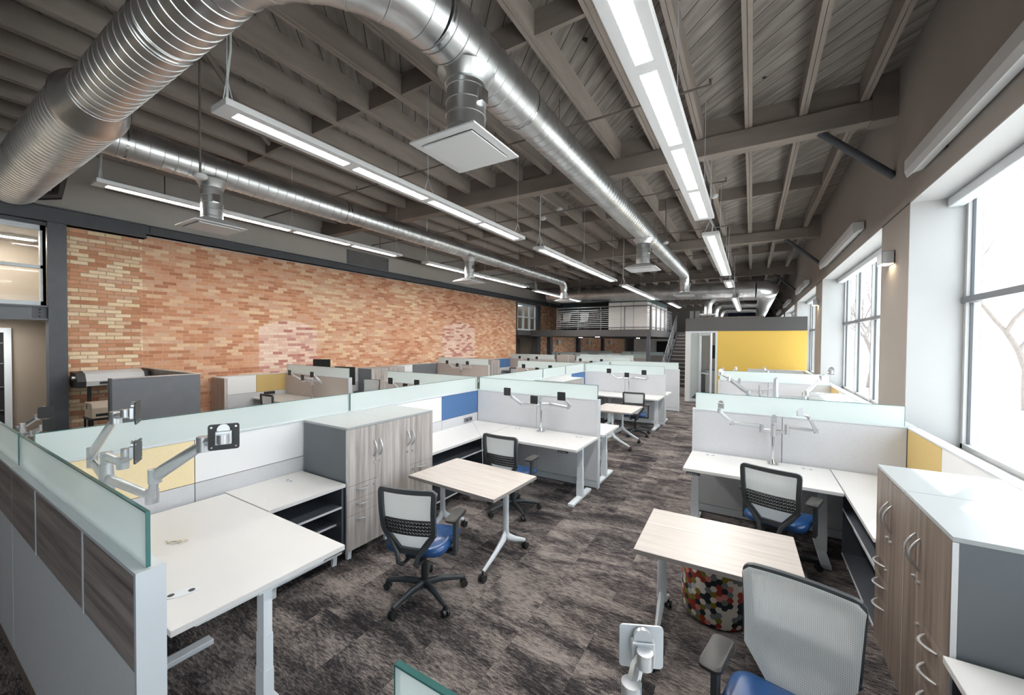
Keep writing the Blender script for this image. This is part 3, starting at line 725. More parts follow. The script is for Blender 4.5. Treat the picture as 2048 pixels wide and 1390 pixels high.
ea = [(-1.95 - 0.9 + 0.9 * math.sin(a), 1.2 + 0.9 - 0.9 * math.cos(a), ZD) for a in [PI / 2 * i / 6 for i in range(7)]]
duct_mesh(ea, 0.213, 0.22, 40, 0.004).build('elbow', M_['duct'], t)
t = thing('branch_duct', 'spiral galvanised branch duct down the middle with the largest square diffuser', 'duct')
duct_mesh([(-1.95, 2.1, ZD), (-1.95, 3.35, ZD)], 0.212, 0.125).build('duct_tube', M_['duct'], t)
MB().tube([(-1.95, 3.35, ZD), (-1.95, 3.55, ZD)], [0.216, 0.188], 40).build('reducer', M_['duct'], t)
duct_mesh([(-1.95, 3.55, ZD), (-1.95, 9.0, ZD)], 0.185, 0.11).build('duct_tube', M_['duct'], t)
duct_mesh([(-1.95, 9.0, ZD), (-1.95, 14.0, ZD)], 0.165, 0.12, 32).build('duct_tube', M_['duct'], t)
for y, r in ((2.12, 0.217), (3.34, 0.218), (9.0, 0.19)): MB().cyl((-1.95, y - 0.008, ZD), (-1.95, y + 0.008, ZD), r, 40).build('seam_ring', M_['chrome'], t)
ee = [(-1.95, 14.0 + 0.4 * math.sin(a), ZD - 0.4 + 0.4 * math.cos(a)) for a in [PI / 2 * i / 5 for i in range(6)]] + [(-1.95, 14.4, 3.7)]
duct_mesh(ee, 0.16, 0.16, 32, 0.005).build('elbow', M_['duct'], t)
drop(t, -1.95, 2.5, ZD - 0.16, 3.56, 0.155); drop(t, -1.95, 8.45, ZD - 0.13, 3.56, 0.135); drop(t, -1.95, 14.4, 3.72, 3.60, 0.16)
t = thing('branch_duct', 'spiral galvanised branch duct along the brick wall with small diffusers', 'duct')
XL = -6.26
duct_mesh([(XL, 1.35, ZD), (XL, 4.55, ZD)], 0.185, 0.13).build('duct_tube', M_['duct'], t)
duct_mesh([(XL, 4.55, ZD), (XL, 9.5, ZD)], 0.165, 0.13, 32).build('duct_tube', M_['duct'], t)
duct_mesh([(XL, 9.5, ZD), (XL, 13.9, ZD)], 0.145, 0.13, 28).build('duct_tube', M_['duct'], t)
for y, r in ((1.62, 0.192), (4.5, 0.19), (4.56, 0.19), (9.5, 0.17)): MB().cyl((XL, y - 0.01, ZD), (XL, y + 0.01, ZD), r, 40).build('seam_ring', M_['chrome'], t)
ee = [(XL, 13.9 + 0.35 * math.sin(a), ZD - 0.35 + 0.35 * math.cos(a)) for a in [PI / 2 * i / 5 for i in range(6)]] + [(XL, 14.25, 3.7)]
duct_mesh(ee, 0.14, 0.16, 28, 0.005).build('elbow', M_['duct'], t)
drop(t, XL, 2.5, ZD - 0.13, 3.56, 0.125); drop(t, XL, 8.2, ZD - 0.12, 3.56, 0.125); drop(t, XL, 14.25, 3.72, 3.60, 0.14)
# far cross trunk
t = thing('trunk_duct', 'spiral trunk duct crossing the hall above the mezzanine', 'duct')
ZC = 4.14
duct_mesh([(-8.9, 18.3, ZC + 0.2), (0.1, 18.3, ZC)], 0.33, 0.16, 36).build('duct_tube', M_['duct'], t)
ea = [(0.1 + 0.45 * math.sin(a), 18.3 + 0.45 - 0.45 * math.cos(a), ZC) for a in [PI / 2 * i / 5 for i in range(6)]]
duct_mesh(ea, 0.34, 0.2, 36, 0.006).build('elbow', M_['duct'], t)
duct_mesh([(0.55, 18.75, ZC), (0.55, 33.5, ZC)], 0.33, 0.16, 36).build('duct_tube', M_['duct'], t)
for y in (21.0, 25.4, 29.6):
    duct_mesh([(0.3, y, ZC), (-1.4, y, ZC)], 0.17, 0.14, 24).build('branch_tube', M_['duct'], t)
    ee = [(-1.4 - 0.4 * math.sin(a), y, ZC - 0.4 + 0.4 * math.cos(a)) for a in [PI / 2 * i / 5 for i in range(6)]] + [(-1.8, y, 3.4)]
    duct_mesh(ee, 0.17, 0.2, 24, 0.005).build('elbow', M_['duct'], t)
    MB().box((-2.15, y - 0.35, 3.34), (-1.45, y + 0.35, 3.40)).build('diffuser', M_['housing'], t)
# ================================================================ linear pendant lamps
def pendant(x, y0, ln, z, label, group, n=4, w=0.24, cords=True):
    t = thing('linear_pendant_light', label, 'light', (x, y0, z), 0, group)
    h = MB(); h.box((-w / 2, 0, 0.004), (w / 2, ln, 0.055), 0.004); h.build('housing', M_['housing'], t)
    s = (ln - 0.12) / n
    for i in range(n):
        MB().box((-0.05, 0.06 + s * i + 0.055, 0.0034), (0.05, 0.06 + s * (i + 1) - 0.055, 0.009)).build('diffuser', M_['lamp'], t)
    ks = (0.06, ln * 0.5, ln - 0.06) if n > 2 else (0.06, ln - 0.06)
    for yy in ks:
        c = MB()
        for sx in (-1, 1): c.tube([(sx * 0.09, yy, 0.055), (0, yy, 0.27)], 0.0035, 5)
        c.tube([(0, yy, 0.27), (0, yy, DECK + 0.01 - z)], 0.0035, 5)
        c.build('suspension_cable', M_['trim'], t)
    if cords:
        MB().tube([(0.02, 0.05, 0.055), (0.03, 0.05, 0.16), (-0.02, 0.07, 0.27), (-0.015, 0.09, 0.5), (0.0, 0.09, DECK + 0.01 - z)], 0.009, 6).build('power_cord', M_['housing'], t)
    return t
G_ = 'linear pendant lamps in three rows'
pendant(-0.575, 1.30, 4.70, 3.73, 'long white linear pendant lamp nearest the window side, overhead', G_)
pendant(-0.575, 6.88, 4.45, 3.73, 'linear pendant lamp second in the row nearest the windows', G_)
pendant(-0.575, 12.5, 1.35, 3.73, 'short linear pendant lamp third in the row nearest the windows', G_, 1)
pendant(-0.575, 17.0, 7.0, 3.70, 'linear pendant lamp beyond the cross duct over the yellow room', G_)
pendant(-3.47, 1.43, 4.53, 3.8, 'linear pendant lamp at front of the middle row beside the big diffuser', G_)
pendant(-3.47, 6.68, 4.75, 3.8, 'linear pendant lamp second in the middle row', G_)
pendant(-3.47, 12.4, 4.7, 3.8, 'linear pendant lamp third in the middle row, before the mezzanine', G_)
pendant(-3.2, 18.95, 3.0, 3.8, 'short linear pendant lamp hanging over the stair', G_, 2)
pendant(-6.92, 1.52, 4.9, 3.95, 'linear pendant lamp at front of the row along the brick wall', G_)
pendant(-6.92, 7.26, 5.16, 3.95, 'linear pendant lamp second in the row along the brick wall', G_)
pendant(-7.0, 13.2, 4.6, 3.93, 'linear pendant lamp third in the row along the brick wall', G_)
# wall bars above the windows
def bar(y0, y1, label):
    t = thing('window_wash_light', label, 'light', (XW, y0, 3.8), 0, 'white wall bars above the windows')
    ln = y1 - y0
    MB().prism([(-0.02, 0.11), (-0.155, 0.11), (-0.155, 0.0), (-0.135, -0.06), (-0.09, -0.02), (-0.02, -0.0)], 'y', 0.0, ln).build('housing', M_['housing'], t)
    b = MB()
    for f_ in (0.12, 0.5, 0.88): b.box((-0.03, ln * f_ - 0.03, 0.0), (0.0, ln * f_ + 0.03, 0.09))
    b.build('bracket', M_['black'], t)
bar(1.35, 5.5, 'long white wall bar above the nearest window, right edge'); bar(7.9, 11.4, 'white wall bar above the second window')
bar(14.4, 17.2, 'white wall bar above the third window, beyond the first sconce'); bar(20.5, 23.8, 'small white wall bar above the fourth window'); bar(26.7, 30, 'tiny white wall bar above the fifth window')
for i, y in enumerate((6.52, 12.78, 19.0)):
    t = thing('wall_sconce', ['brushed metal box sconce on the nearest window pier', 'brushed metal box sconce on the second window pier', 'brushed metal box sconce on the third window pier'][i], 'sconce', (XW, y, 3.03))
    s = MB(); s.box((-0.12, -0.11, 0.0), (-0.115, 0.11, 0.15)); s.box((-0.12, -0.11, 0), (0, -0.105, 0.15)); s.box((-0.12, 0.105, 0), (0, 0.11, 0.15)); s.box((-0.12, -0.11, 0.145), (0, 0.11, 0.15)); s.box((-0.01, -0.11, 0), (0, 0.11, 0.15))
    s.build('shade', M_['silver'], t)
    MB().box((-0.105, -0.09, 0.035), (-0.015, 0.09, 0.05)).build('bulb', M_['sconce'], t)
# pipes
def pipe(name, pts, r, label, cat, mat, heads=()):
    t = thing(name, label, cat)
    MB().tube(pts, r, 8).build('pipe_run', mat, t)
    if cat == 'pipe' and name == 'sprinkler_pipe':
        for hx in (-2.25, -5.3, -8.35): MB().cyl((hx, pts[0][1], pts[0][2] - 0.02), (hx, pts[0][1], DECK + 0.01), 0.006, 6).build('hanger_rod', mat, t)
    if name == 'sprinkler_main':
        for hy in (3, 8, 13): MB().cyl((pts[0][0], hy, 4.62), (pts[0][0], hy, DECK + 0.01), 0.008, 6).build('hanger_rod', mat, t)
    for hx, hy, hz in heads:
        h = MB(); h.cyl((hx, hy, hz), (hx, hy, hz + 0.06), 0.012, 8); h.cyl((hx, hy, hz + 0.06), (hx, hy, hz + 0.065), 0.022, 10); h.build('sprinkler_head', M_['brown_pipe'], t)
    return t
for i, y in enumerate((4.9, 7.95, 11.0, 14.2, 17.2)):
    pipe('sprinkler_pipe', [(-0.42, y, 4.9), (XB + 0.15, y, 4.86)], 0.014, ['thin sprinkler pipe crossing the ceiling nearest the camera', 'thin sprinkler pipe crossing behind the first full girder', 'thin sprinkler pipe crossing third from the camera', 'thin sprinkler pipe crossing fourth from the camera', 'thin sprinkler pipe crossing nearest the mezzanine'][i], 'pipe', M_['brown_pipe'], [(-0.43, y, 4.9), (-3.4, y, 4.9), (-6.4, y, 4.88)])
pipe('riser_pipe', [(XB + 0.2, -4, 4.28), (XB + 0.2, 1.45, 4.28), (XB + 0.2, 1.7, 4.36), (XB + 0.2, 1.75, 4.7), (XB + 0.2, 1.75, DECK - 0.05)], 0.075, 'thick dark pipe with elbow above the storefront, far left', 'pipe', M_['pipe'])
pipe('sprinkler_main', [(XB + 0.45, 2.2, 4.62), (XB + 0.45, 18, 4.62)], 0.05, 'dark sprinkler main running along the top of the brick wall', 'pipe', M_['pipe'])
pipe('conduit', [(-3.4, 0.62, 4.99), (-5.6, 2.6, 4.97), (-6.2, 3.2, 4.97), (-6.22, 3.22, 5.06)], 0.03, 'slanted taupe pipe passing behind the large trunk duct', 'pipe', M_['brown_pipe'])
for x, y, zb, lab in ((-5.15, 1.95, 3.80, 'white smoke detector on a thin dark rod below the left duct'), (-1.7, 9.5, 4.28, 'white smoke detector on a thin rod beside the second diffuser'), (-9.2, 19.0, 2.6, 'dark rod hanging before the far glazed bay')):
    t = thing('smoke_detector', lab, 'detector', (x, y, zb))
    MB().cyl((0, 0, 0.05), (0, 0, DECK + 0.01 - zb), 0.012, 8).build('rod', M_['brown_pipe'], t)
    MB().tube([(0, 0, 0), (0, 0, 0.02), (0, 0, 0.045), (0, 0, 0.06)], [0.045, 0.065, 0.065, 0.03], 18).build('detector_body', M_['housing'], t)
for x, y, lab in ((-3.74, 8.2, 'small white square sensor on a joist, right of a pair'), (-4.35, 8.6, 'small white square sensor on a joist, left of a pair'), (-0.69, 9.0, 'small white sensor on a joist beside the window-side lamps')):
    t = thing('occupancy_sensor', lab, 'sensor', (x, y, 4.98)); MB().tube([(0, 0, 0), (0, 0, 0.03), (0, 0, 0.06)], [0.05, 0.075, 0.075], 16).build('sensor_body', M_['housing'], t)
t = thing('wall_vent', 'grey louvred vent grille high on the wall above the brick', 'vent', (XB, 7.96, 4.42))
MB().box((0, -0.75, -0.2), (0.012, 0.75, 0.2)).build('vent_frame', M_['steel_lt'], t)
s = MB()
for i in range(9): s.obox((0.02, 0, -0.17 + 0.0425 * i), (0.022, 1.44, 0.008), (0, 0.6, 0))
s.build('slat', M_['plaster'], t)
# ================================================================ cubicle partitions
HP, HG = 1.25, 1.45
def partition(label, p0, p1, front=(), back=(), glass=True, post=(False, False), group=None, cap=0.08, h=HP):
    """straight panel run from p0 to p1. front = side to the right of travel, back = left side;
    front/back lists hold (s0, s1, z0, z1, material)"""
    p0 = Vector((*p0, 0)); p1 = Vector((*p1, 0)); d = p1 - p0; ln = d.length
    t = thing('cubicle_partition', label, 'partition', p0, math.atan2(d.y, d.x), group)
    T = 0.028
    MB().box((0, -T, 0.0), (ln, T, h - 0.012)).build('panel_core', M_['seam'], t)
    MB().box((0, -cap / 2, h - 0.014), (ln, cap / 2, h)).build('top_cap', M_['trim'], t)
    for side, segs in ((-1, front), (1, back)):
        for (a, b, z0, z1, mt) in segs:
            nm = {'white_marker_board': 'marker_board', 'grey_walnut_tile_laminate': 'wood_tile', 'yellow_tack_fabric': 'tack_board', 'pale_yellow_tack_fabric': 'tack_board', 'blue_tack_fabric': 'tack_board', 'brushed_silver': 'base_rail', 'pale_metal_trim': 'base_rail'}.get(mt.name, 'fabric_panel')
            MB().box((a + 0.003, side * (T - 0.002), z0 + 0.003), (b - 0.003, side * (T + 0.009), z1 - 0.003)).build(nm, mt, t)
    for k, on in enumerate(post):
        if on:
            s0 = -0.012 if k == 0 else ln
            MB().box((s0 - 0.004, -0.042, 0), (s0 + 0.016, 0.042, h + 0.004)).build('end_post', M_['trim'], t)
    if glass:
        n = max(1, round(ln / 1.65)); st = ln / n
        for i in range(n):
            g = MB().box((st * i + 0.012, -0.006, h), (st * (i + 1) - 0.012, 0.006, HG))
            gp = g.build('glass_screen', M_['glass'], t)
            e = MB().box((st * i + 0.012, -0.0064, HG - 0.0035), (st * (i + 1) - 0.012, 0.0064, HG + 0.0006))
            e.box((st * i + 0.0105, -0.0064, h), (st * i + 0.014, 0.0064, HG)); e.box((st * (i + 1) - 0.014, -0.0064, h), (st * (i + 1) - 0.0105, 0.0064, HG))
            e.build('glass_edge', M_['glass_edge'], gp)
    return t
F, W_, Y_, B_, CR, FW, TR = M_['fabric'], M_['white_tile'], M_['yellow'], M_['blue'], M_['cream'], M_['fabric_warm'], M_['trim']
def full(l, seams, f=F, base=True):
    out = []; s = [0] + list(seams) + [l]
    for a, b in zip(s, s[1:]): out.append((a, b, 0.10 if base else 0, 1.236, f))
    if base: out.append((0, l, 0.01, 0.10, TR))
    return out
# near wing (two runs), seen from its outer side
wt = M_['elm_h']
partition('near partition with grey wood tiles and frosted glass, bottom left corner', (-3.96, 0.53), (-1.82, 0.53),
          front=[(0, 0.64, 0.89, 1.236, wt), (0.64, 1.51, 0.89, 1.236, wt), (1.51, 2.14, 0.89, 1.236, wt), (0, 2.14, 0.08, 0.89, F), (0, 2.14, 0.0, 0.08, M_['elm_dk'])],
          back=full(2.14, (1.07,)), post=(False, True))
for o_ in [o for o in bpy.data.objects if o.name == 'cubicle_partition']:
    for s_ in (0.64, 1.51): MB().box((s_ - 0.008, -0.040, 0.88), (s_ + 0.008, -0.03, 1.236)).build('tile_joint', M_['trim'], o_)
partition('partition with wood tiles cut by the left edge of the picture', (-6.2, 0.53), (-3.97, 0.53),
          front=[(0, 1.1, 0.89, 1.236, wt), (1.1, 2.23, 0.89, 1.236, wt), (0, 2.23, 0.08, 0.89, F), (0, 2.23, 0.0, 0.08, M_['elm_dk'])], back=full(2.23, (1.1,)), post=(True, False))
XS = -3.92
# spine: travelling +y, front = right side (+x), back = left side
def spine(label, y0, y1, fr, bk, group='long glass-topped spine partitions'):
    partition(label, (XS, y0), (XS, y1), front=[(a - y0, b - y0, c, d, m) for a, b, c, d, m in fr], back=[(a - y0, b - y0, c, d, m) for a, b, c, d, m in bk], group=group)
spine('spine partition with cream and white boards behind the nearest left desk', 0.57, 2.9,
      [(0.57, 1.42, 0.88, 1.236, CR), (1.42, 2.9, 0.88, 1.236, W_), (0.57, 1.42, 0.1, 0.88, F), (1.42, 2.9, 0.1, 0.88, F), (0.57, 2.9, 0.01, 0.1, TR)], full(2.33, (1.15,), FW) and [(0.57, 2.9, 0.1, 1.236, FW), (0.57, 2.9, 0.01, 0.1, TR)])
spine('spine partition with white and blue boards beside the grey wood cabinets', 2.9, 5.33,
      [(2.9, 4.44, 0.88, 1.236, W_), (4.44, 5.33, 0.88, 1.236, B_), (2.9, 4.44, 0.1, 0.88, F), (4.44, 5.33, 0.1, 0.88, F), (2.9, 5.33, 0.01, 0.1, TR)], [(2.9, 5.33, 0.1, 1.236, FW), (2.9, 5.33, 0.01, 0.1, TR)])
spine('spine partition of the second bay, its near half', 5.41, 7.8,
      [(5.41, 6.3, 0.88, 1.236, Y_), (6.3, 7.8, 0.88, 1.236, W_), (5.41, 7.8, 0.1, 0.88, F)], [(5.41, 7.8, 0.1, 1.236, FW)])
spine('spine partition of the second bay, its far half with blue board', 7.8, 10.28,
      [(7.8, 9.35, 0.88, 1.236, W_), (9.35, 10.28, 0.88, 1.236, B_), (7.8, 10.28, 0.1, 0.88, F)], [(7.8, 10.28, 0.1, 1.236, FW)])
spine('last short spine partition before the stair', 10.36, 12.55, [(10.36, 12.55, 0.1, 1.236, F)], [(10.36, 12.55, 0.1, 1.236, FW)])
def wing(label, x0, x1, y, f=F, seam=0.5, group=None, post=(False, True), bk=None):
    l = abs(x1 - x0)
    return partition(label, (x0, y), (x1, y), front=full(l, (l * seam,), f), back=full(l, (l * seam,), bk or f), group=group, post=post)
wing('light grey wing partition behind the desk with three black arm plates', -3.88, -1.82, 5.37, seam=0.535)
wing('light grey wing partition behind the second left desk, next to the stair side', -3.88, -1.82, 10.32, seam=0.53)
wing('plain end wing partition nearest the stair foot', -3.88, -1.82, 12.58)
wing('taupe wing partition left of the spine, near', -3.96, -6.2, 5.45, FW)
wing('taupe wing partition left of the spine, second', -3.96, -6.2, 10.6, FW)
wing('taupe wing partition left of the spine, third', -3.96, -6.2, 15.4, FW)
# pods against the brick wall
XLW = -9.72
def lspine(label, y0, y1, tiles):
    partition(label, (XLW, y0), (XLW, y1), front=[(a - y0, b - y0, 0.84, 1.236, m) for a, b, m in tiles] + [(0, y1 - y0, 0.1, 0.84, F)], glass=False, group='low partitions against the brick wall')
lspine('low partition with white and yellow boards against the brick', 3.92, 5.4, [(3.92, 4.72, W_), (4.72, 5.4, Y_)])
lspine('low partition with white and slate boards against the brick', 5.5, 10.8, [(5.5, 8.6, W_), (8.6, 9.6, W_), (9.6, 10.8, M_['steel_lt'])])
lspine('low partition with white and blue boards at the far end of the brick', 10.9, 15.85, [(10.9, 13.6, W_), (13.6, 14.4, W_), (14.4, 15.85, B_)])
GW = 'taupe glass-topped wings by the brick wall'
wing('taupe wing by the brick wall, nearest, right of the yellow board', -9.68, -7.3, 5.42, FW, group=GW)
wing('taupe wing by the brick wall, second, right of the slate board', -9.68, -7.45, 10.85, FW, group=GW)
wing('taupe wing by the brick wall, third, right of the blue board', -9.68, -7.4, 15.9, FW, group=GW)
# far rows before and under the mezzanine
GF = 'glass-topped partitions before and under the mezzanine'
FAR = 'far glass-topped partition in the rows before the mezzanine'
for y in (20.2, 24.6): wing(FAR, -9.6, -7.4, y, FW, group=GF)
for y in (15.2, 17.6, 20.2, 24.6): wing(FAR, -6.9 if y != 15.2 else -6.2, -4.4, y, FW, group=GF) if y != 15.2 else None
# right pods
XR = 1.36
def rspine(label, y0, y1, tiles):
    partition(label, (XR, y1), (XR, y0), front=[(y1 - b, y1 - a, z0, z1, m) for a, b, z0, z1, m in tiles], glass=False, cap=0.09, group='low partitions under the windows')
rspine('low partition with mustard board under the nearest window', 0.57, 5.31, [(4.50, 5.31, 0.84, 1.236, Y_), (3.45, 4.50, 0.84, 1.236, W_), (0.57, 3.45, 0.84, 1.236, W_), (0.57, 5.31, 0.1, 0.84, F)])
rspine('low partition with mustard board under the second window', 5.39, 9.7, [(8.9, 9.7, 0.84, 1.236, Y_), (5.39, 8.9, 0.84, 1.236, W_), (5.39, 9.7, 0.1, 0.84, F)])
rspine('low partition near the yellow wall', 9.78, 14.3, [(13.4, 14.3, 0.84, 1.236, Y_), (9.78, 13.4, 0.84, 1.236, W_), (9.78, 14.3, 0.1, 0.84, F)])
wing('light grey wing partition behind the first right desk', 1.32, -0.59, 5.35, seam=0.53)
wing('light grey wing partition second on the window side', 1.32, -0.59, 9.74, seam=0.53)
partition('light grey wing partition before the yellow wall', (1.32, 14.3), (-0.1, 14.3), front=full(1.42, (0.7,)), back=full(1.42, (0.7,)), glass=False)
wing('wing partition with frosted glass at the very bottom edge', 1.32, -0.585, 0.53)
# ================================================================ monitor arms
def plate(m, c, f, s=0.058):
    """square plate with rounded corners facing direction f (horizontal)"""
    f = Vector(f).normalized(); sd_ = Vector((-f.y, f.x, 0)); u = Vector((0, 0, 1)); c = Vector(c)
    pts = []
    for cx_, cy_, a0 in ((1, 1, 0), (-1, 1, 1), (-1, -1, 2), (1, -1, 3)):
        for k in range(4):
            a = (a0 + k / 3) * PI / 2; pts.append(((s - 0.01) * cx_ + 0.01 * math.cos(a), (s - 0.01) * cy_ + 0.01 * math.sin(a)))
    vs = [c + sd_ * x + u * y + f * d for d in (0, 0.005) for x, y in pts]; n = len(pts)
    m.add(vs, [tuple(range(n)), tuple(range(n, 2 * n))[::-1]] + [(i, (i + 1) % n, n + (i + 1) % n, n + i) for i in range(n)])
def monitor_arm(label, base, top, arms, group=None, plates=True, big=1.0, rz=0.0, pmat=None):
    """base: point on the desk; top: pole height; arms: list of (link points..., head point, facing), local"""
    t = thing('monitor_arm', label, 'monitor arm', base, rz, group)
    b = MB(); b.box((-0.05, -0.045, 0), (0.05, 0.055, 0.014), 0.004); b.cyl((0, 0, 0.014), (0, 0, 0.05), 0.03, 16, 0.02); b.build('clamp_base', M_['chrome'], t)
    MB().cyl((0, 0, 0.03), (0, 0, top), 0.0165 * big, 16).build('pole', M_['chrome'], t)
    c = MB(); c.cyl((0, 0, top - 0.16 * big), (0, 0, top - 0.02), 0.029 * big, 18, 0.024 * big); c.cyl((0, 0, top - 0.02), (0, 0, top + 0.035 * big), 0.021 * big, 16); c.build('collar', M_['silver'], t)
    for pts, head, face in arms:
        a = MB(); P = [Vector(p) for p in pts]
        # knuckles and tapered links; the last link is the sprung arm
        for i in range(len(P) - 1):
            hor = abs((P[i + 1] - P[i]).z) < 0.05
            r = (0.022 if hor else 0.024) * big
            a.tube([P[i], P[i].lerp(P[i + 1], 0.15), P[i].lerp(P[i + 1], 0.8), P[i + 1]], [r * 0.9, r, r * 0.85, r * 0.7], 10, flat=0.62)
        for i, p in enumerate(P[1:]):
            a.cyl(p - Vector((0, 0, 0.025 * big)), p + Vector((0, 0, 0.026 * big)), 0.0205 * big, 16)
        ob = a.build('arm_link', M_['silver'], t)
        h = Vector(head); f = Vector(face).normalized()
        k = MB(); k.tube([P[-1] + Vector((0, 0, 0.01)), P[-1].lerp(h, 0.6), h - f * 0.035], 0.014 * big, 8); k.cyl(h - f * 0.045 - Vector((0, 0, 0.02)), h - f * 0.045 + Vector((0, 0, 0.02)), 0.017 * big, 12)
        ang = math.atan2(f.y, f.x)
        k.obox(h - f * 0.018, (0.022, 0.062, 0.062), (0, 0, ang), 0.004); k.cyl(h - f * 0.022 + Vector((0, 0, 0.036)), h - f * 0.010 + Vector((0, 0, 0.036)), 0.024, 14)
        k.build('tilt_head', M_['silver'], t)
        if plates:
            pm = MB(); plate(pm, h - f * 0.002, f); pb = pm.build('mounting_plate', pmat or M_['black'], t)
            sd_ = Vector((-f.y, f.x, 0))
            for q in (-1, 1):
                for q2 in (-1, 1):
                    if big < 1.3: continue
                    sc = MB(); sc.cyl(h - f * 0.0045 + sd_ * 0.045 * q + Vector((0, 0, 0.045 * q2)), h + f * 0.0045 + sd_ * 0.045 * q + Vector((0, 0, 0.045 * q2)), 0.0045, 8)
                    sc.build('screw', M_['chrome'], pb)
    return t
ZT = 0.742
# the large near one on the left
zt = ZT
monitor_arm('large silver triple monitor arm on the nearest left desk', (-3.27, 0.76, ZT), 0.60,
            [([(0, 0, 0.47), (-0.27, 0.0, 0.545), (-0.27, 0.0, 0.60), (0.17, 0.0, 0.87)], (0.475, 0.01, 0.93), (0.42, 0.9, 0)),
             ([(0, 0, 0.62), (0.28, 0.0, 0.63)], (0.51, 0.0, 0.73), (0.5, 0.87, 0)),
             ([(0, 0, 0.49), (0.70, 0.0, 0.53), (0.74, 0.0, 0.64), (1.12, 0.06, 0.84)], (1.245, 0.09, 0.885), (-0.88, 0.47, 0))], big=1.35)
def three(label, x, y, s=1, rz=0.0, plates=True, group=None, w=(0.48, 0.10, 0.45)):
    """typical triple arm facing the sitter (-y)"""
    return monitor_arm(label, (x, y, ZT), 0.47,
        [([(0, 0, 0.37), (-0.15, 0.02, 0.385), (-0.33, 0.0, 0.37), (-w[0] + 0.04, -0.12, 0.50)], (-w[0] + 0.02, -0.2, 0.57), (0.0, -1, 0)),
         ([(0, 0, 0.44), (0.0, -0.10, 0.46)], (-0.0, -0.22, 0.49), (0.0, -1, 0)),
         ([(0, 0, 0.40), (0.14, 0.02, 0.41), (w[2] - 0.02, 0.0, 0.39), (w[2] + 0.03, -0.06, 0.42), (w[2], -0.14, 0.52)], (w[2] - 0.04, -0.2, 0.57), (0.05, -1, 0))], group, plates, 1.0, rz)
GA = 'triple monitor arms on the desks'
three('triple monitor arm on the second left desk, three black plates before light grey fabric', -2.62, 5.17, group=GA)
three('triple monitor arm on the left desk nearest the stair side', -2.64, 10.12, group=GA)
monitor_arm('triple monitor arm without plates on the first right desk', (0.22, 5.17, ZT), 0.46,
            [([(0, 0, 0.36), (-0.11, 0, 0.36), (-0.11, 0, 0.40), (-0.40, -0.03, 0.41), (-0.52, -0.14, 0.55)], (-0.50, -0.22, 0.62), (-0.1, -1, 0)),
             ([(0, 0, 0.36), (0.12, 0, 0.36), (0.12, -0.0, 0.42), (0.37, -0.02, 0.41), (0.30, -0.14, 0.56)], (0.22, -0.22, 0.61), (0.15, -1, 0)),
             ([(0, 0, 0.42), (0, -0.05, 0.48)], (0, -0.13, 0.50), (0, -1, 0))], GA, False)
monitor_arm('tall spread monitor arm rising behind the first right partition', (0.26, 5.72, ZT), 0.85,
            [([(0, 0, 0.62), (-0.28, 0.0, 0.66), (-0.28, 0.0, 0.70), (-0.50, 0.04, 0.86)], (-0.60, 0.10, 0.92), (-0.3, 1, 0)),
             ([(0, 0, 0.66), (0.28, 0.0, 0.68), (0.30, 0.0, 0.74), (0.44, 0.06, 0.92)], (0.54, 0.12, 0.99), (0.2, 1, 0)),
             ([(0, 0, 0.5), (0.0, 0.12, 0.5)], (0.02, 0.2, 0.42), (0, 1, 0))], GA, False, 1.1)
monitor_arm('triple monitor arm on the second right desk', (0.16, 9.55, ZT), 0.42,
            [([(0, 0, 0.34), (-0.33, 0, 0.36), (-0.36, -0.1, 0.46)], (-0.36, -0.18, 0.53), (0, -1, 0)),
             ([(0, 0, 0.36), (0.3, 0, 0.38), (0.30, -0.1, 0.50)], (0.27, -0.18, 0.58), (0, -1, 0))], GA, False)
monitor_arm('white monitor arm standing before the yellow wall', (-0.05, 10.15, ZT), 0.62,
            [([(0, 0, 0.5), (-0.26, 0.0, 0.5), (-0.30, 0.02, 0.66)], (-0.24, 0.1, 0.72), (0, 1, 0)),
             ([(0, 0, 0.48), (0.34, 0.0, 0.5), (0.36, 0.02, 0.68)], (0.30, 0.1, 0.74), (0, 1, 0))], GA, False, 1.15)
monitor_arm('single white monitor arm rising at the bottom edge near the blue chair', (-0.32, 0.62, ZT), 0.33,
            [([(0, 0, 0.26), (0.04, 0.20, 0.27), (0.045, 0.22, 0.32), (0.07, 0.40, 0.42)], (0.075, 0.48, 0.495), (-0.42, 0.9, 0))], GA, True, 1.25, 0.0, M_['trim'])
three('triple monitor arm with slanted links beside the yellow board', -8.3, 5.2, group=GA, w=(0.55, 0.1, 0.35))
three('triple monitor arm before the taupe wing left of the spine', -5.25, 5.25, group=GA, w=(0.42, 0.1, 0.3))
three('triple monitor arm on the wall-side desk in the second row', -8.45, 10.65, group=GA)
three('triple monitor arm in the second row left of the spine', -5.3, 10.4, group=GA)
three('triple monitor arm on the wall-side desk in the third row', -8.5, 15.7, group=GA)
monitor_arm('monitor arm pair behind the near partition, far left edge', (-6.25, 0.85, ZT), 0.42,
            [([(0, 0, 0.36), (-0.18, 0.0, 0.38), (-0.02, 0.1, 0.50)], (0.10, 0.14, 0.56), (1, 0.3, 0)),
             ([(0, 0, 0.34), (0.10, 0.05, 0.36), (0.2, 0.10, 0.42)], (0.30, 0.13, 0.46), (0.8, 0.5, 0))], GA, True, 1.1)
FA = 'far triple monitor arm on a desk before the mezzanine'
for x, y in ((-5.4, 15.2), (-8.5, 20.0), (-5.6, 17.4), (-5.6, 20.0), (-5.7, 24.4)):
    three(FA, x, y, group='far monitor arms before the mezzanine')
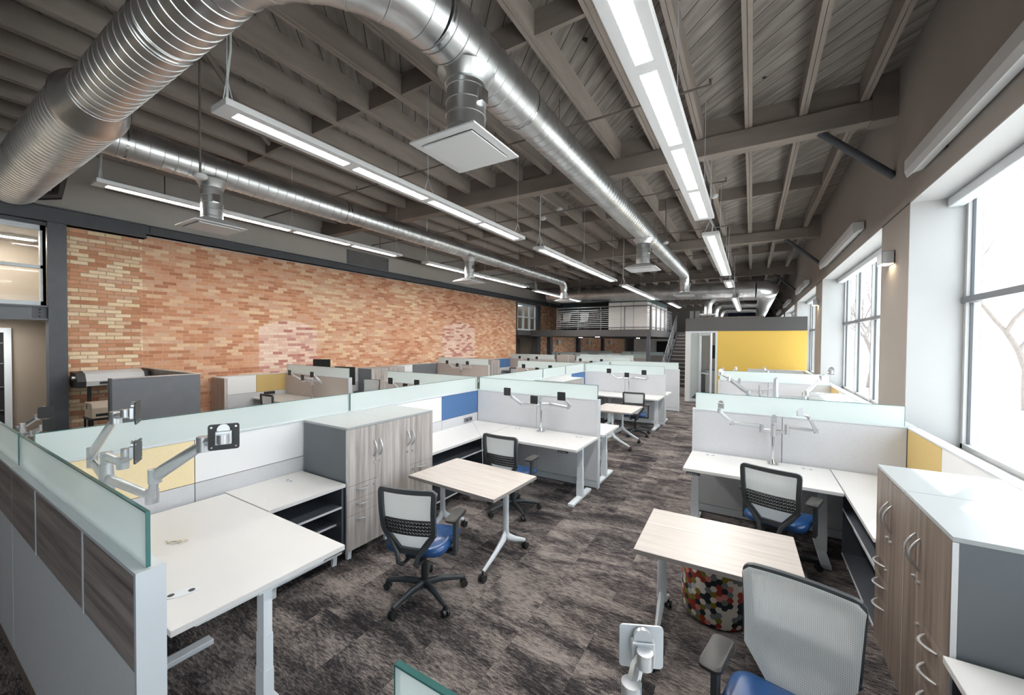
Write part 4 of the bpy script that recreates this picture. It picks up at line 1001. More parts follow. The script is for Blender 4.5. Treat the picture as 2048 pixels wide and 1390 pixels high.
# ================================================================ desks
def grommet(m, x, y, z=0.0, rz=0.0, gs=1.0):
    n = 20; a, b = 0.052 * gs, 0.026 * gs
    c, s_ = math.cos(rz), math.sin(rz)
    pts = [(x + c * a * math.cos(2 * PI * i / n) - s_ * b * math.sin(2 * PI * i / n), y + s_ * a * math.cos(2 * PI * i / n) + c * b * math.sin(2 * PI * i / n)) for i in range(n)]
    m.prism(pts, 'z', z, z + 0.004)
def desk(label, x0, x1, y0, y1, legs, front=-1, group=None, grom=(), panel=None, cols=None, feet=None, grot=0.0, gs=1.0):
    """sit-stand desk; front=-1 when the user side faces -y"""
    t = thing('standing_desk', label, 'desk', ((x0 + x1) / 2, (y0 + y1) / 2, 0), 0, group)
    ox, oy = (x0 + x1) / 2, (y0 + y1) / 2
    hx, hy = (x1 - x0) / 2, (y1 - y0) / 2
    MB().box((-hx, -hy, 0.708), (hx, hy, 0.74), 0.003).build('desktop', M_['white_lam'], t)
    fr = MB(); lx = [l - ox for l in legs]
    fr.box((min(lx) - 0.04, -0.05, 0.665), (max(lx) + 0.04, 0.05, 0.707))
    for l in lx: fr.prism([(-hy + 0.06, 0.707), (hy - 0.06, 0.707), (hy - 0.12, 0.668), (-hy + 0.12, 0.668)], 'x', l - 0.035, l + 0.035)
    fr.build('underframe', M_['white_metal'], t)
    for li, l in enumerate(lx):
        cyy = (cols[li] - oy) if cols else 0.0; fa, fb = (feet[0] - oy, feet[1] - oy) if feet else (-0.33, 0.33)
        g = MB(); g.box((l - 0.042, cyy - 0.028, 0.035), (l + 0.042, cyy + 0.028, 0.22)); g.box((l - 0.039, cyy - 0.0255, 0.22), (l + 0.039, cyy + 0.0255, 0.42)); g.box((l - 0.035, cyy - 0.023, 0.42), (l + 0.035, cyy + 0.023, 0.69))
        g.box((l - 0.038, fa, 0.0), (l + 0.038, fb, 0.035), 0.006)
        g.build('leg', M_['white_metal'], t)
    for gx, gy in grom:
        m = MB(); grommet(m, gx - ox, gy - oy, 0.7395, grot, gs); gg = m.build('grommet', M_['trim'], t)
        m = MB()
        for q in (-0.03 * gs, 0.03 * gs):
            cx_, cy_ = gx - ox + q * math.cos(grot), gy - oy + q * math.sin(grot); m.cyl((cx_, cy_, 0.7437), (cx_, cy_, 0.7444), 0.011 * gs, 10)
        m.build('grommet_opening', M_['black'], gg)
    if panel is not None:
        yy = front * hy - front * 0.01
        c = MB().box((panel - ox - 0.065, yy - 0.02, 0.683), (panel - ox + 0.065, yy + 0.015 * 1, 0.707)).build('control_panel', M_['black'], t)
        d = MB()
        for i in range(6): d.box((panel - ox - 0.05 + i * 0.017, yy + front * 0.0205, 0.691), (panel - ox - 0.042 + i * 0.017, yy + front * 0.018, 0.699))
        d.build('button', M_['trim'], c)
    return t
desk('nearest white sit-stand desk, lower left, with large monitor arm', -3.84, -2.23, 0.72, 1.62, (-3.12, -2.32), 1, grom=((-2.52, 0.86),), cols=(0.92, 1.17), feet=(0.60, 1.23), grot=math.radians(65), gs=1.4)
desk('white sit-stand desk against the light grey partition, second on left', -3.18, -1.80, 4.51, 5.30, (-3.05, -1.90), -1, grom=((-3.0, 5.14), (-2.02, 5.14)), panel=-1.98)
desk('white sit-stand desk just behind the second left partition', -3.18, -1.77, 5.45, 6.22, (-3.05, -1.88), 1)
desk('white sit-stand desk third on the left, behind the small ash table', -3.18, -1.80, 9.45, 10.25, (-3.05, -1.92), -1, panel=-2.0)
desk('white desk end showing beyond the third left partition', -3.18, -1.78, 10.4, 11.15, (-3.05, -1.90), 1)
desk('white sit-stand desk first on the window side', -0.60, 0.725, 4.50, 5.28, (-0.52, 0.62), -1, grom=((-0.39, 5.17), (0.52, 5.15)), panel=-0.50)
desk('white desk behind the first right partition', -0.55, 0.725, 5.42, 6.2, (-0.45, 0.62), 1)
desk('white desk second on the window side', -0.55, 0.725, 8.9, 9.68, (-0.45, 0.62), -1)
desk('white desk before the yellow wall', -0.55, 0.725, 9.82, 10.6, (-0.45, 0.62), 1)
desk('white desk at the very bottom edge under the near glass', -0.58, 0.70, 0.60, 1.35, (-0.45, 0.55), 1)
GD = 'white desks by the brick wall and left of the spine'
for lab, x0, x1, y0, y1 in (('white desk by the brick wall under the yellow board', -9.64, -7.4, 4.6, 5.36), ('white desk left of the spine before the near taupe wing', -6.1, -4.0, 4.6, 5.38),
                            ('white desk by the brick wall in the second row', -9.64, -7.5, 10.0, 10.78), ('white desk left of the spine in the second row', -6.1, -4.0, 9.75, 10.5),
                            ('white desk by the brick wall in the third row', -9.64, -7.5, 15.05, 15.82), ('white desk left of the spine in the third row', -6.1, -4.0, 14.55, 15.32),
                            ('white desk by the brick wall with black monitor, behind the near wing', -9.64, -7.5, 5.5, 6.3), ('white desk left of the spine at the far left edge', -6.9, -4.9, 0.6, 1.4)):
    desk(lab, x0, x1, y0, y1, (x0 + 0.25, x1 - 0.2), -1, GD)
for x0, x1, y0 in ((-9.5, -7.5, 19.4), (-6.9, -4.6, 16.8), (-6.9, -4.6, 19.4), (-9.5, -7.5, 23.8), (-6.9, -4.6, 23.8)):
    desk('far white desk in the rows before the mezzanine', x0, x1, y0, y0 + 0.72, (x0 + 0.3, x1 - 0.3), -1, 'far white desks')
# ================================================================ return worksurfaces with shelves
def ret(label, side, x_in, x_out, y0, y1, shelf=None, group=None, grom=(), lowshelf=True, top=True):
    """side=+1: front faces +x. x_in is the wall edge, x_out the front edge"""
    t = thing('return_desk', label, 'desk', (x_in, y0, 0), 0, group)
    X = lambda v: v - x_in; Yv = lambda v: v - y0
    MB().box((X(x_in), 0, 0.708), (X(x_out), y1 - y0, 0.74), 0.003).build('worksurface', M_['white_lam'], t)
    if shelf:
        a, b = shelf; e = side * 0.02
        for yy in (a, b - 0.02): MB().box((X(x_in) + side * 0.03, yy - y0, 0.10), (X(x_out) - e, yy - y0 + 0.02, 0.706)).build('side_panel', M_['dark_lam'], t)
        MB().box((X(x_in) + side * 0.02, a - y0 + 0.02, 0.10), (X(x_in) + side * 0.035, b - y0 - 0.02, 0.706)).build('back_panel', M_['dark_lam'], t)
        for z, ins in ((0.52, 0.02), (0.34, 0.10), (0.10, 0.02)):
            if z == 0.34 and not lowshelf: continue
            s = MB().box((X(x_in) + side * 0.036, a - y0 + 0.021, z), (X(x_out) - side * ins, b - y0 - 0.021, z + 0.018)).build('shelf', M_['dark_lam'], t)
            MB().box((X(x_out) - side * ins, a - y0 + 0.021, z), (X(x_out) - side * (ins - 0.006), b - y0 - 0.021, z + 0.018)).build('edge_band', M_['trim'], s)
        for yy in (a + 0.05, b - 0.07):
            for xx in (X(x_out) - side * 0.06, X(x_in) + side * 0.10):
                MB().prism([(-0.022, 0.10), (0.022, 0.10), (0.012, 0.0), (-0.012, 0.0)], 'y', yy - y0 - 0.02, yy - y0 + 0.02).build('foot', M_['white_metal'], t).location = (xx, 0, 0)
    else:
        MB().box((X(x_in) + side * 0.05, 0.05, 0.66), (X(x_out) - side * 0.08, y1 - y0 - 0.05, 0.707)).build('underframe', M_['white_metal'], t)
        for yy in (0.08, y1 - y0 - 0.08): MB().box((X(x_out) - side * 0.10, yy - 0.02, 0), (X(x_out) - side * 0.06, yy + 0.02, 0.66)).build('leg', M_['white_metal'], t)
    for gx, gy in grom:
        m = MB(); grommet(m, X(gx), gy - y0, 0.7395); gg = m.build('grommet', M_['trim'], t)
        m = MB()
        for q in (-0.026, 0.026): m.cyl((X(gx) + q, gy - y0, 0.7437), (X(gx) + q, gy - y0, 0.7444), 0.010, 10)
        m.build('grommet_opening', M_['black'], gg)
    return t
ret('white return surface with dark shelves left of the near cabinets', 1, -3.875, -3.17, 1.63, 2.31, (1.64, 2.30), grom=((-3.68, 2.08),))
ret('white return surface with dark shelf under the blue board', 1, -3.875, -3.19, 3.48, 5.31, (3.49, 4.75), lowshelf=False)
ret('white return surface beyond the second left partition', 1, -3.875, -3.19, 6.24, 7.28)
ret('white return surface under the second blue board', 1, -3.875, -3.19, 8.44, 10.27)
ret('white return surface between window-side desk and tall walnut cabinets', -1, 1.315, 0.735, 3.58, 5.29, (3.60, 4.75))
ret('white return surface in the bottom right corner', -1, 1.315, 0.72, 0.58, 2.385, (1.3, 2.37))
ret('white return surface beside the second window-side desk', -1, 1.315, 0.735, 8.25, 9.66)
# ================================================================ storage cabinets
def handle(m, p, axis, ln, out):
    """bow handle centred at p, bowing along +x*out"""
    p = Vector(p); a = Vector((0, 1, 0)) if axis == 'y' else Vector((0, 0, 1)); o_ = Vector((out, 0, 0))
    pts = [p + a * (ln * (i / 8 - 0.5)) + o_ * (0.04 * math.sin(PI * i / 8)) for i in range(9)]
    m.tube(pts, [0.0035] + [0.0055] * 7 + [0.0035], 8, flat=1.3)
def cabinet(label, loc, rz, w_file, w_ward, file_low, mat, body, topm, D=0.685, Hh=1.25, group=None, edge=True):
    """tower unit: cupboard + three drawers beside a narrow full-height wardrobe door. local front faces +x, y runs 0..W"""
    t = thing('storage_cabinet', label, 'cabinet', loc, rz, group)
    W = w_file + w_ward
    b = MB(); b.box((-D, 0.002, 0.09), (-0.022, 0.018, Hh - 0.02)); b.box((-D, W - 0.018, 0.09), (-0.022, W - 0.002, Hh - 0.02)); b.box((-D, 0.018, 0.09), (-D + 0.015, W - 0.018, Hh - 0.02)); b.box((-D + 0.015, 0.018, 0.09), (-0.022, W - 0.018, 0.11))
    b.box((-D + 0.02, 0.02, 0.11), (-0.03, W - 0.02, Hh - 0.02))
    b.build('carcass', body, t)
    MB().box((-D, 0, Hh - 0.02), (-0.001, W, Hh)).build('top_panel', topm, t)
    f0, f1 = (0, w_file) if file_low else (w_ward, W)
    q0, q1 = (w_file, W) if file_low else (0, w_ward)
    def door(y0, y1, z0, z1, nm='door'):
        d = MB().box((-0.021, y0 + 0.002, z0 + 0.002), (0.0, y1 - 0.002, z1 - 0.002)).build(nm, mat, t)
        if edge:
            for qa, qb in ((y0 + 0.0008, y0 + 0.002), (y1 - 0.002, y1 - 0.0008)): MB().box((-0.0205, qa, z0 + 0.002), (-0.0005, qb, z1 - 0.002)).build('edge_band', M_['white_edge'], d)
        return d
    zd = 0.70
    d1 = door(f0, f1, zd, Hh - 0.021); d2 = door(q0, q1, 0.09, Hh - 0.021)
    sm = (f1 if file_low else f0); sg = -1 if file_low else 1
    for d, s in ((d1, sg), (d2, -sg)):
        m = MB(); handle(m, (0.0, sm + s * 0.035, 1.0), 'z', 0.17, 1); m.build('handle', M_['silver'], d)
        m = MB(); m.cyl((0, sm + s * 0.035, 0.86), (0.012, sm + s * 0.035, 0.86), 0.009, 12); m.build('lock', M_['silver'], d)
    for k, (z0, z1) in enumerate(((0.56, 0.70), (0.42, 0.56), (0.09, 0.42))):
        dd = door(f0, f1, z0, z1, 'drawer')
        m = MB(); handle(m, (0.0, (f0 + f1) / 2, z1 - 0.045), 'y', 0.15, 1); m.build('handle', M_['silver'], dd)
        if k == 0:
            m = MB(); m.cyl((0, sm + sg * 0.04, z1 - 0.05), (0.012, sm + sg * 0.04, z1 - 0.05), 0.009, 12); m.build('lock', M_['silver'], dd)
    for yy in (0.05, W - 0.05):
        for xx in (-0.05, -D + 0.06): MB().prism([(-0.022, 0.09), (0.022, 0.09), (0.013, 0.0), (-0.013, 0.0)], 'y', yy - 0.02, yy + 0.02).build('foot', M_['white_metal'], t).location = (xx, 0, 0)
    return t
GC = 'storage towers between the desks'
cabinet('pale wood storage cabinet with slate side, left of the near pair', (-3.17, 2.325, 0), 0, 0.34, 0.205, True, M_['elm'], M_['grey_lam'], M_['top_lam'], group=GC)
cabinet('pale wood storage cabinet, right of the near pair, behind the ash table', (-3.17, 2.872, 0), 0, 0.36, 0.235, False, M_['elm'], M_['grey_lam'], M_['top_lam'], group=GC)
cabinet('pale wood cabinet in the second left bay, its near unit', (-3.2, 7.3, 0), 0, 0.34, 0.22, True, M_['elm'], M_['grey_lam'], M_['top_lam'], D=0.66, group=GC)
cabinet('pale wood cabinet in the second left bay, its far unit', (-3.2, 7.865, 0), 0, 0.34, 0.22, False, M_['elm'], M_['grey_lam'], M_['top_lam'], D=0.66, group=GC)
cabinet('walnut storage cabinet in sunlight, far one of the window pair', (0.745, 3.57, 0), PI, 0.30, 0.255, True, M_['elm_dk'], M_['grey_lam'], M_['top_lam'], D=0.565, group=GC)
cabinet('walnut storage cabinet in sunlight, near one of the window pair', (0.745, 3.01, 0), PI, 0.40, 0.21, False, M_['elm_dk'], M_['grey_lam'], M_['top_lam'], D=0.565, group=GC)
cabinet('cabinet with sunlit top behind the first right partition, near unit', (0.74, 7.6, 0), PI, 0.35, 0.22, False, M_['elm_dk'], M_['grey_lam'], M_['top_lam'], D=0.57, group=GC)
cabinet('cabinet with sunlit top behind the first right partition, far unit', (0.74, 8.2, 0), PI, 0.35, 0.22, True, M_['elm_dk'], M_['grey_lam'], M_['top_lam'], D=0.57, group=GC)
cabinet('brown wood cabinet against the brick wall behind the black monitor', (-9.08, 7.45, 0), 0, 0.36, 0.24, True, M_['elm'], M_['grey_lam'], M_['top_lam'], D=0.58, group=GC)
cabinet('brown wood cabinet against the brick wall, farther of two', (-9.08, 8.08, 0), 0, 0.36, 0.24, False, M_['elm'], M_['grey_lam'], M_['top_lam'], D=0.58, group=GC)
cabinet('brown wood cabinet beside the far blue board', (-9.05, 13.4, 0), 0, 0.36, 0.24, True, M_['elm'], M_['elm'], M_['elm'], D=0.6, group=GC)
cabinet('tall brown cabinet in the far rows before the mezzanine, near unit', (-7.3, 17.2, 0), 0, 0.5, 0.3, True, M_['fabric_warm'], M_['fabric_warm'], M_['fabric_warm'], D=0.6, Hh=1.4, group=GC)
# ================================================================ task chairs
def rrect(hx, hy, r, n=5):
    pts = []
    for cx_, cy_, a0 in ((1, 1, 0), (-1, 1, 1), (-1, -1, 2), (1, -1, 3)):
        for k in range(n + 1):
            a = (a0 + k / n) * PI / 2; pts.append(((hx - r) * cx_ + r * math.cos(a), (hy - r) * cy_ + r * math.sin(a)))
    return pts
def loft(m, rings, smooth=True):
    n = len(rings[0]); vs = [v for r in rings for v in r]
    fs = [tuple(range(n))[::-1], tuple(range((len(rings) - 1) * n, len(rings) * n))]
    for i in range(len(rings) - 1):
        for j in range(n): fs.append((i * n + j, i * n + (j + 1) % n, (i + 1) * n + (j + 1) % n, (i + 1) * n + j))
    return m.add(vs, fs, smooth)
def back_y(z, x=0):       # recline and curve of the backrest
    u = (z - 0.5) / 0.5
    return -0.215 - 0.075 * u - 0.03 * math.sin(PI * max(0, min(1, u))) + 0.55 * x * x
def chair(label, x, y, ang, group='blue-seated mesh task chairs'):
    """faces +y locally"""
    t = thing('task_chair', label, 'chair', (x, y, 0), ang, group)
    b = MB(); b.cyl((0, 0, 0.075), (0, 0, 0.13), 0.042, 18, 0.034)
    cast = []
    for k in range(5):
        a = 2 * PI * k / 5 + 0.32 + PI / 2
        d = Vector((math.cos(a), math.sin(a), 0))
        b.tube([d * 0.02 + Vector((0, 0, 0.105)), d * 0.14 + Vector((0, 0, 0.108)), d * 0.27 + Vector((0, 0, 0.088)), d * 0.325 + Vector((0, 0, 0.075))], [0.030, 0.027, 0.022, 0.017], 10, flat=0.75, upv=(0, 0, 1))
        cast.append((d, a))
    b.build('star_base', M_['char_frame'], t)
    for d, a in cast:
        c = MB(); p = d * 0.33
        q = Vector((-d.y, d.x, 0)) if True else d
        for s in (-1, 1): c.cyl(p + q * 0.006 * s + Vector((0, 0, 0.0295)), p + q * 0.026 * s + Vector((0, 0, 0.0295)), 0.029, 16)
        c.cyl(p + Vector((0, 0, 0.04)), p + Vector((0, 0, 0.088)), 0.009, 8); c.obox(p + Vector((0, 0, 0.055)), (0.03, 0.026, 0.02), (0, 0, a))
        c.build('caster', M_['black'], t)
    MB().cyl((0, 0, 0.12), (0, 0, 0.26), 0.026, 14).cyl((0, 0, 0.25), (0, 0, 0.40), 0.017, 14).build('gas_lift', M_['black'], t)
    MB().box((-0.09, -0.16, 0.375), (0.09, 0.10, 0.425), 0.012).box((-0.26, -0.03, 0.385), (0.26, 0.04, 0.405)).box((0.10, 0.02, 0.38), (0.24, 0.035, 0.39)).build('tilt_mechanism', M_['black'], t)
    s = MB(); P = rrect(0.245, 0.235, 0.09)
    rings = []
    for z, k in ((0.425, 0.90), (0.435, 0.97), (0.455, 1.0), (0.48, 0.985), (0.495, 0.93), (0.50, 0.80), (0.497, 0.45)):
        rings.append([(px * k, py * k + 0.015, z - (0.022 * max(0, (py - 0.12) / 0.12) ** 2 if z > 0.45 else 0) + 0.010 * (px / 0.245) ** 2) for px, py in P])
    loft(s, rings); s.build('seat', M_['vinyl'], t)
    # backrest: hexagonal mesh panel inside a plastic frame
    out = [(-0.19, 0.977), (0.19, 0.977), (0.215, 0.971), (0.229, 0.957), (0.234, 0.93), (0.222, 0.66), (0.212, 0.62), (0.105, 0.475), (0.085, 0.465), (-0.085, 0.465), (-0.105, 0.475), (-0.212, 0.62), (-0.222, 0.66), (-0.234, 0.93), (-0.229, 0.957), (-0.215, 0.971)]
    def B(px, pz, off=0.0): return Vector((px, back_y(pz, px) + off, pz))
    f = MB(); loop = []
    n = len(out)
    for i in range(n):
        a0, a1 = out[i], out[(i + 1) % n]
        ln = math.hypot(a1[0] - a0[0], a1[1] - a0[1]); kk = max(1, int(ln / 0.06))
        for j in range(kk): loop.append(B(a0[0] + (a1[0] - a0[0]) * j / kk, a0[1] + (a1[1] - a0[1]) * j / kk, -0.020))
    # flat frame bar: outer/inner outlines with depth
    cen = Vector((0, 0, 0.72)); inner = []
    for i, p in enumerate(loop):
        a = loop[i - 1]; c_ = loop[(i + 1) % len(loop)]
        tn = (c_ - a); tn.y = 0; tn.normalize(); nn_ = Vector((tn.z, 0, -tn.x))
        if nn_.dot(cen - p) < 0: nn_ = -nn_
        wd = 0.035 if p.z > 0.6 else 0.038
        inner.append(p + nn_ * wd)
    m_ = len(loop); vs = []
    for p in loop: vs.append(p + Vector((0, 0.008, 0)))
    for p in inner: vs.append(p + Vector((0, 0.008, 0)))
    for p in loop: vs.append(p + Vector((0, -0.018, 0)))
    for p in inner: vs.append(p + Vector((0, -0.018, 0)))
    fs = []
    for i in range(m_):
        j = (i + 1) % m_
        fs += [(i, j, m_ + j, m_ + i), (2 * m_ + i, 3 * m_ + i, 3 * m_ + j, 2 * m_ + j), (i, 2 * m_ + i, 2 * m_ + j, j), (m_ + i, m_ + j, 3 * m_ + j, 3 * m_ + i)]
    f.add(vs, fs)
    f.build('back_frame', M_['char_frame'], t)
    mp = MB(); rows = []
    def half(z):
        if z >= 0.94: return 0.234 - 0.04 * ((z - 0.94) / 0.035) ** 2
        if z >= 0.62: return 0.212 + (z - 0.62) / 0.33 * 0.020
        return 0.09 + (z - 0.468) / 0.152 * 0.122
    zz = [0.472 + 0.498 * i / 20 for i in range(21)]
    vs = []; nc = 10
    for z in zz:
        for j in range(nc + 1):
            px = half(z) * (2 * j / nc - 1) * 0.985; vs.append(B(px, z, 0.006))
    fs = [(i * (nc + 1) + j, i * (nc + 1) + j + 1, (i + 1) * (nc + 1) + j + 1, (i + 1) * (nc + 1) + j) for i in range(20) for j in range(nc)]
    mp.add(vs, fs, True); mp.build('mesh_back', M_['mesh'], t)
    # lumbar band with rows of triangular openings
    lb = MB(); rows_, cols_ = 4, 15
    zc0, zc1, wl = 0.622, 0.738, 0.195
    def LP(px, pz, d): return Vector((px, back_y(pz, px) - 0.014 + d, pz))
    dz = (zc1 - zc0) / rows_; dx = 2 * wl / cols_
    for r_ in range(rows_ + 1):
        z = zc0 + dz * r_; hw = wl if 0 < r_ < rows_ else wl * 0.93
        lb.tube([LP(-hw + 2 * hw * i / 12, z, 0) for i in range(13)], 0.0068, 5)
    for r_ in range(rows_):
        for c_ in range(cols_):
            x0 = -wl + dx * c_; z0 = zc0 + dz * r_
            pa, pb = ((x0, z0), (x0 + dx / 2, z0 + dz)); pc = (x0 + dx, z0)
            lb.tube([LP(*pa, 0), LP(*pb, 0), LP(*pc, 0)], 0.0058, 4)
    for s_ in (-1, 1): lb.tube([LP(s_ * wl * 0.98, zc0 + 0.004, 0), LP(s_ * (wl + 0.018), 0.66, 0), LP(s_ * (wl + 0.018), 0.71, 0), LP(s_ * wl * 0.98, zc1 - 0.004, 0)], 0.009, 6)
    lb.build('lumbar_band', M_['black'], t)
    ub = MB()
    for s_ in (-1, 1):
        ub.tube([B(s_ * 0.215, 0.64, -0.02), B(s_ * 0.15, 0.545, -0.035), (s_ * 0.085, -0.275, 0.47), (s_ * 0.07, -0.285, 0.41), (s_ * 0.06, -0.24, 0.375), (s_ * 0.05, -0.10, 0.375)], [0.014, 0.016, 0.018, 0.018, 0.018, 0.018], 8, flat=0.8)
    ub.build('back_support', M_['char_frame'], t)
    for s_ in (-1, 1):
        a = MB(); a.box((s_ * 0.245, -0.05, 0.385), (s_ * 0.285, 0.03, 0.41)); a.prism([(-0.045, 0.39), (0.02, 0.39), (0.015, 0.655), (-0.04, 0.655)], 'x', s_ * 0.262, s_ * 0.288)
        p = a.build('armrest_post', M_['char_frame'], t)
        q = MB(); PP = rrect(0.048, 0.125, 0.03)
        loft(q, [[(px * k + s_ * 0.262, py * k + 0.02, z + 0.004 * math.cos(py * 10)) for px, py in PP] for z, k in ((0.655, 0.92), (0.662, 1.0), (0.676, 1.0), (0.684, 0.9))])
        q.build('arm_pad', M_['arm_pad'], p)
    return t
chair('blue-seated mesh chair seen from behind near the pale wood cabinets', -2.24, 2.36, math.radians(17))
chair('blue-seated mesh chair at the second left desk behind the ash table', -2.47, 4.12, math.radians(0))
chair('blue-seated mesh chair farther back at the third left desk', -2.18, 8.92, math.radians(6))
chair('blue-seated mesh chair at the window-side desk, seen from behind', 0.24, 4.38, math.radians(-17))
chair('large mesh chair facing the camera at the bottom right', 0.15, 1.95, math.radians(180 - 12))
chair('black mesh chair top showing before the yellow board by the brick', -8.15, 4.45, math.radians(0))
chair('chair with pale back beside the wood cabinet at the brick wall', -8.75, 7.0, math.radians(200))
chair('chair top showing beside the far brown cabinet', -8.1, 13.9, math.radians(0))
# ================================================================ flip-top tables
def table(label, cx, cy, w, d, rz=0.0):
    t = thing('mobile_table', label, 'table', (cx, cy, 0), rz, 'ash-topped mobile tables')
    tp = MB().box((-w / 2, -d / 2, 0.712), (w / 2, d / 2, 0.74)).build('tabletop', M_['table'], t)
    e = MB()
    for a, b in (((-w / 2 - 0.0015, -d / 2 - 0.0015, 0.7125), (w / 2 + 0.0015, -d / 2, 0.7395)), ((-w / 2 - 0.0015, d / 2, 0.7125), (w / 2 + 0.0015, d / 2 + 0.0015, 0.7395)), ((-w / 2 - 0.0015, -d / 2, 0.7125), (-w / 2, d / 2, 0.7395)), ((w / 2, -d / 2, 0.7125), (w / 2 + 0.0015, d / 2, 0.7395))): e.box(a, b)
    e.build('edge_band', M_['tabedge'], tp)
    MB().box((-w / 2 + 0.13, -0.03, 0.68), (w / 2 - 0.13, 0.03, 0.711)).build('crossbeam', M_['white_metal'], t)
    for s in (-1, 1):
        x = s * (w / 2 - 0.12); g = MB()
        g.tube([(x, 0, 0.71), (x, 0, 0.50), (x, 0, 0.26)], [0.032, 0.030, 0.034], 14, flat=0.62)
        for q in (-1, 1):
            g.tube([(x, 0, 0.31), (x, q * 0.035, 0.24), (x, q * 0.16, 0.165), (x, q * 0.33, 0.085)], [0.022, 0.034, 0.026, 0.018], 12, flat=0.7)
        lg = g.build('leg', M_['white_metal'], t)
        for q in (-1, 1):
            c = MB(); p = Vector((x, q * 0.34, 0))
            for r_ in (-1, 1): c.cyl(p + Vector((0.006 * r_, 0, 0.0315)), p + Vector((0.026 * r_, 0, 0.0315)), 0.031, 16)
            c.cyl(p + Vector((0, 0, 0.035)), p + Vector((0, 0, 0.09)), 0.01, 8); c.build('caster', M_['black'], lg)
    return t
table('ash-topped mobile table before the pale wood cabinets', -2.32, 3.11, 1.04, 0.70, math.radians(-3))
table('small ash-topped mobile table before the third left desk', -2.26, 7.84, 0.93, 0.78, PI / 2)
table('ash-topped mobile table on the window side, above the patterned pouf', -0.18, 2.93, 0.91, 0.71, math.radians(1.5))
t = thing('pouf', 'round pouf in colourful hexagon patchwork beneath the right table', 'pouf', (-0.20, 3.40, 0))
m = MB().tube([(0, 0, 0.012), (0, 0, 0.05), (0, 0, 0.25), (0, 0, 0.42), (0, 0, 0.455)], [0.232, 0.245, 0.25, 0.245, 0.225], 48); m.build('fabric_cover', M_['hex'], t)
MB().cyl((0, 0, 0), (0, 0, 0.014), 0.22, 32).build('base_disc', M_['black'], t)
# ================================================================ small things
t = thing('power_outlet', 'grey power outlet block under the blue board', 'outlet', (-3.88, 5.06, 0.80)); MB().box((0, -0.09, -0.03), (0.03, 0.09, 0.03), 0.005).build('outlet_body', M_['steel_lt'], t)
m = MB()
for q in (-0.045, 0.045): m.box((0.03, q - 0.02, -0.015), (0.0315, q + 0.02, 0.015))
m.build('socket', M_['black'], t)
tag(MB().tube([(-3.84, 5.10, 0.775), (-3.72, 5.02, 0.748), (-3.45, 4.74, 0.7455), (-3.22, 4.49, 0.7455), (-3.184, 4.465, 0.7455), (-3.17, 4.46, 0.72), (-3.165, 4.46, 0.60), (-3.14, 4.44, 0.40), (-3.165, 4.46, 0.15), (-3.15, 4.44, 0.006)], 0.0045, 6).build('power_cable', M_['housing']), 'white cable trailing down beside the second left desk', 'cable')
t = thing('power_outlet', 'dark power outlet under the far yellow board', 'outlet', (-9.68, 5.0, 0.80)); MB().box((0, -0.12, -0.03), (0.03, 0.12, 0.03), 0.005).build('outlet_body', M_['black'], t)
t = thing('key_packet', 'small bunch of cabinet keys lying on the nearest left desk', 'keys', (-3.20, 1.03, 0.7405))
for i in range(4):
    a = i * 0.7; m = MB(); m.obox((0.03 * i - 0.03, 0.02 * (i % 2) + 0.01 * i, 0.0025 + 0.0022 * (i % 2)), (0.045, 0.008, 0.002), (0, 0, a)); m.cyl((0.03 * i - 0.03 + 0.024 * math.cos(a), 0.02 * (i % 2) + 0.01 * i + 0.024 * math.sin(a), 0.001), (0.03 * i - 0.03 + 0.024 * math.cos(a), 0.02 * (i % 2) + 0.01 * i + 0.024 * math.sin(a), 0.005), 0.011, 12); m.build('key', M_['chrome'], t)
def monitor(label, x, y, rz, w=0.56, h=0.34, z0=0.98):
    t = thing('computer_monitor', label, 'monitor', (x, y, ZT), rz)
    z0 -= ZT
    MB().box((-w / 2, -0.012, z0), (w / 2, 0.022, z0 + h), 0.006).build('display_case', M_['screen'], t)
    MB().box((-0.03, 0.02, 0.01), (0.03, 0.05, z0 + h * 0.5)).box((-0.11, -0.06, 0.0), (0.11, 0.13, 0.012)).build('stand', M_['silver'], t)
    MB().box((-0.06, -0.014, z0 + 0.02), (0.02, -0.0125, z0 + 0.045)).build('badge', M_['trim'], t)
monitor('black computer monitor beyond the nearest taupe wing', -8.2, 5.95, math.radians(12), 0.58, 0.42, 1.0)
monitor('small dark monitor half hidden at the brick wall, left of the large one', -9.25, 6.05, math.radians(35), 0.42, 0.36, 1.2)
# dark enclosure at the left with plotter
t = thing('dark_screen_enclosure', 'slate grey L-shaped screen enclosure before the brick wall', 'screen')
MB().box((-7.5, 1.79, 0), (-7.44, 2.80, 1.50)).build('screen_panel', M_['steel_lt'], t)
MB().box((-9.80, 2.76, 0), (-7.5, 2.82, 1.50)).build('screen_panel', M_['elm_dk'], t)
m = MB(); m.box((-7.505, 1.79, 1.50), (-7.435, 2.825, 1.512)); m.box((-9.80, 2.755, 1.50), (-7.505, 2.825, 1.512)); m.build('top_cap', M_['table'], t)
MB().box((-7.505, 1.765, 0), (-7.435, 1.79, 1.51)).build('end_post', M_['seam'], t)
tag(MB().box((-9.68, 3.84, 0), (-9.12, 3.9, 1.25)).build('wood_end_panel', M_['elm']), 'pale wood end panel between slate screen and white board', 'panel')
t = thing('wide_format_plotter', 'white plotter with black ends inside the slate enclosure', 'plotter', (-9.55, 2.3, 0))
m = MB(); m.prism([(-0.2, 1.26), (0.20, 1.26), (0.22, 1.34), (0.16, 1.46), (0.02, 1.50), (-0.2, 1.50)], 'y', -0.36, 0.38); m.build('printer_body', M_['housing'], t)
for q0, q1 in ((-0.46, -0.36), (0.38, 0.44)):
    m = MB(); m.prism([(-0.2, 1.24), (0.22, 1.24), (0.24, 1.34), (0.16, 1.47), (-0.2, 1.49)], 'y', q0, q1); m.build('end_cover', M_['black'], t)
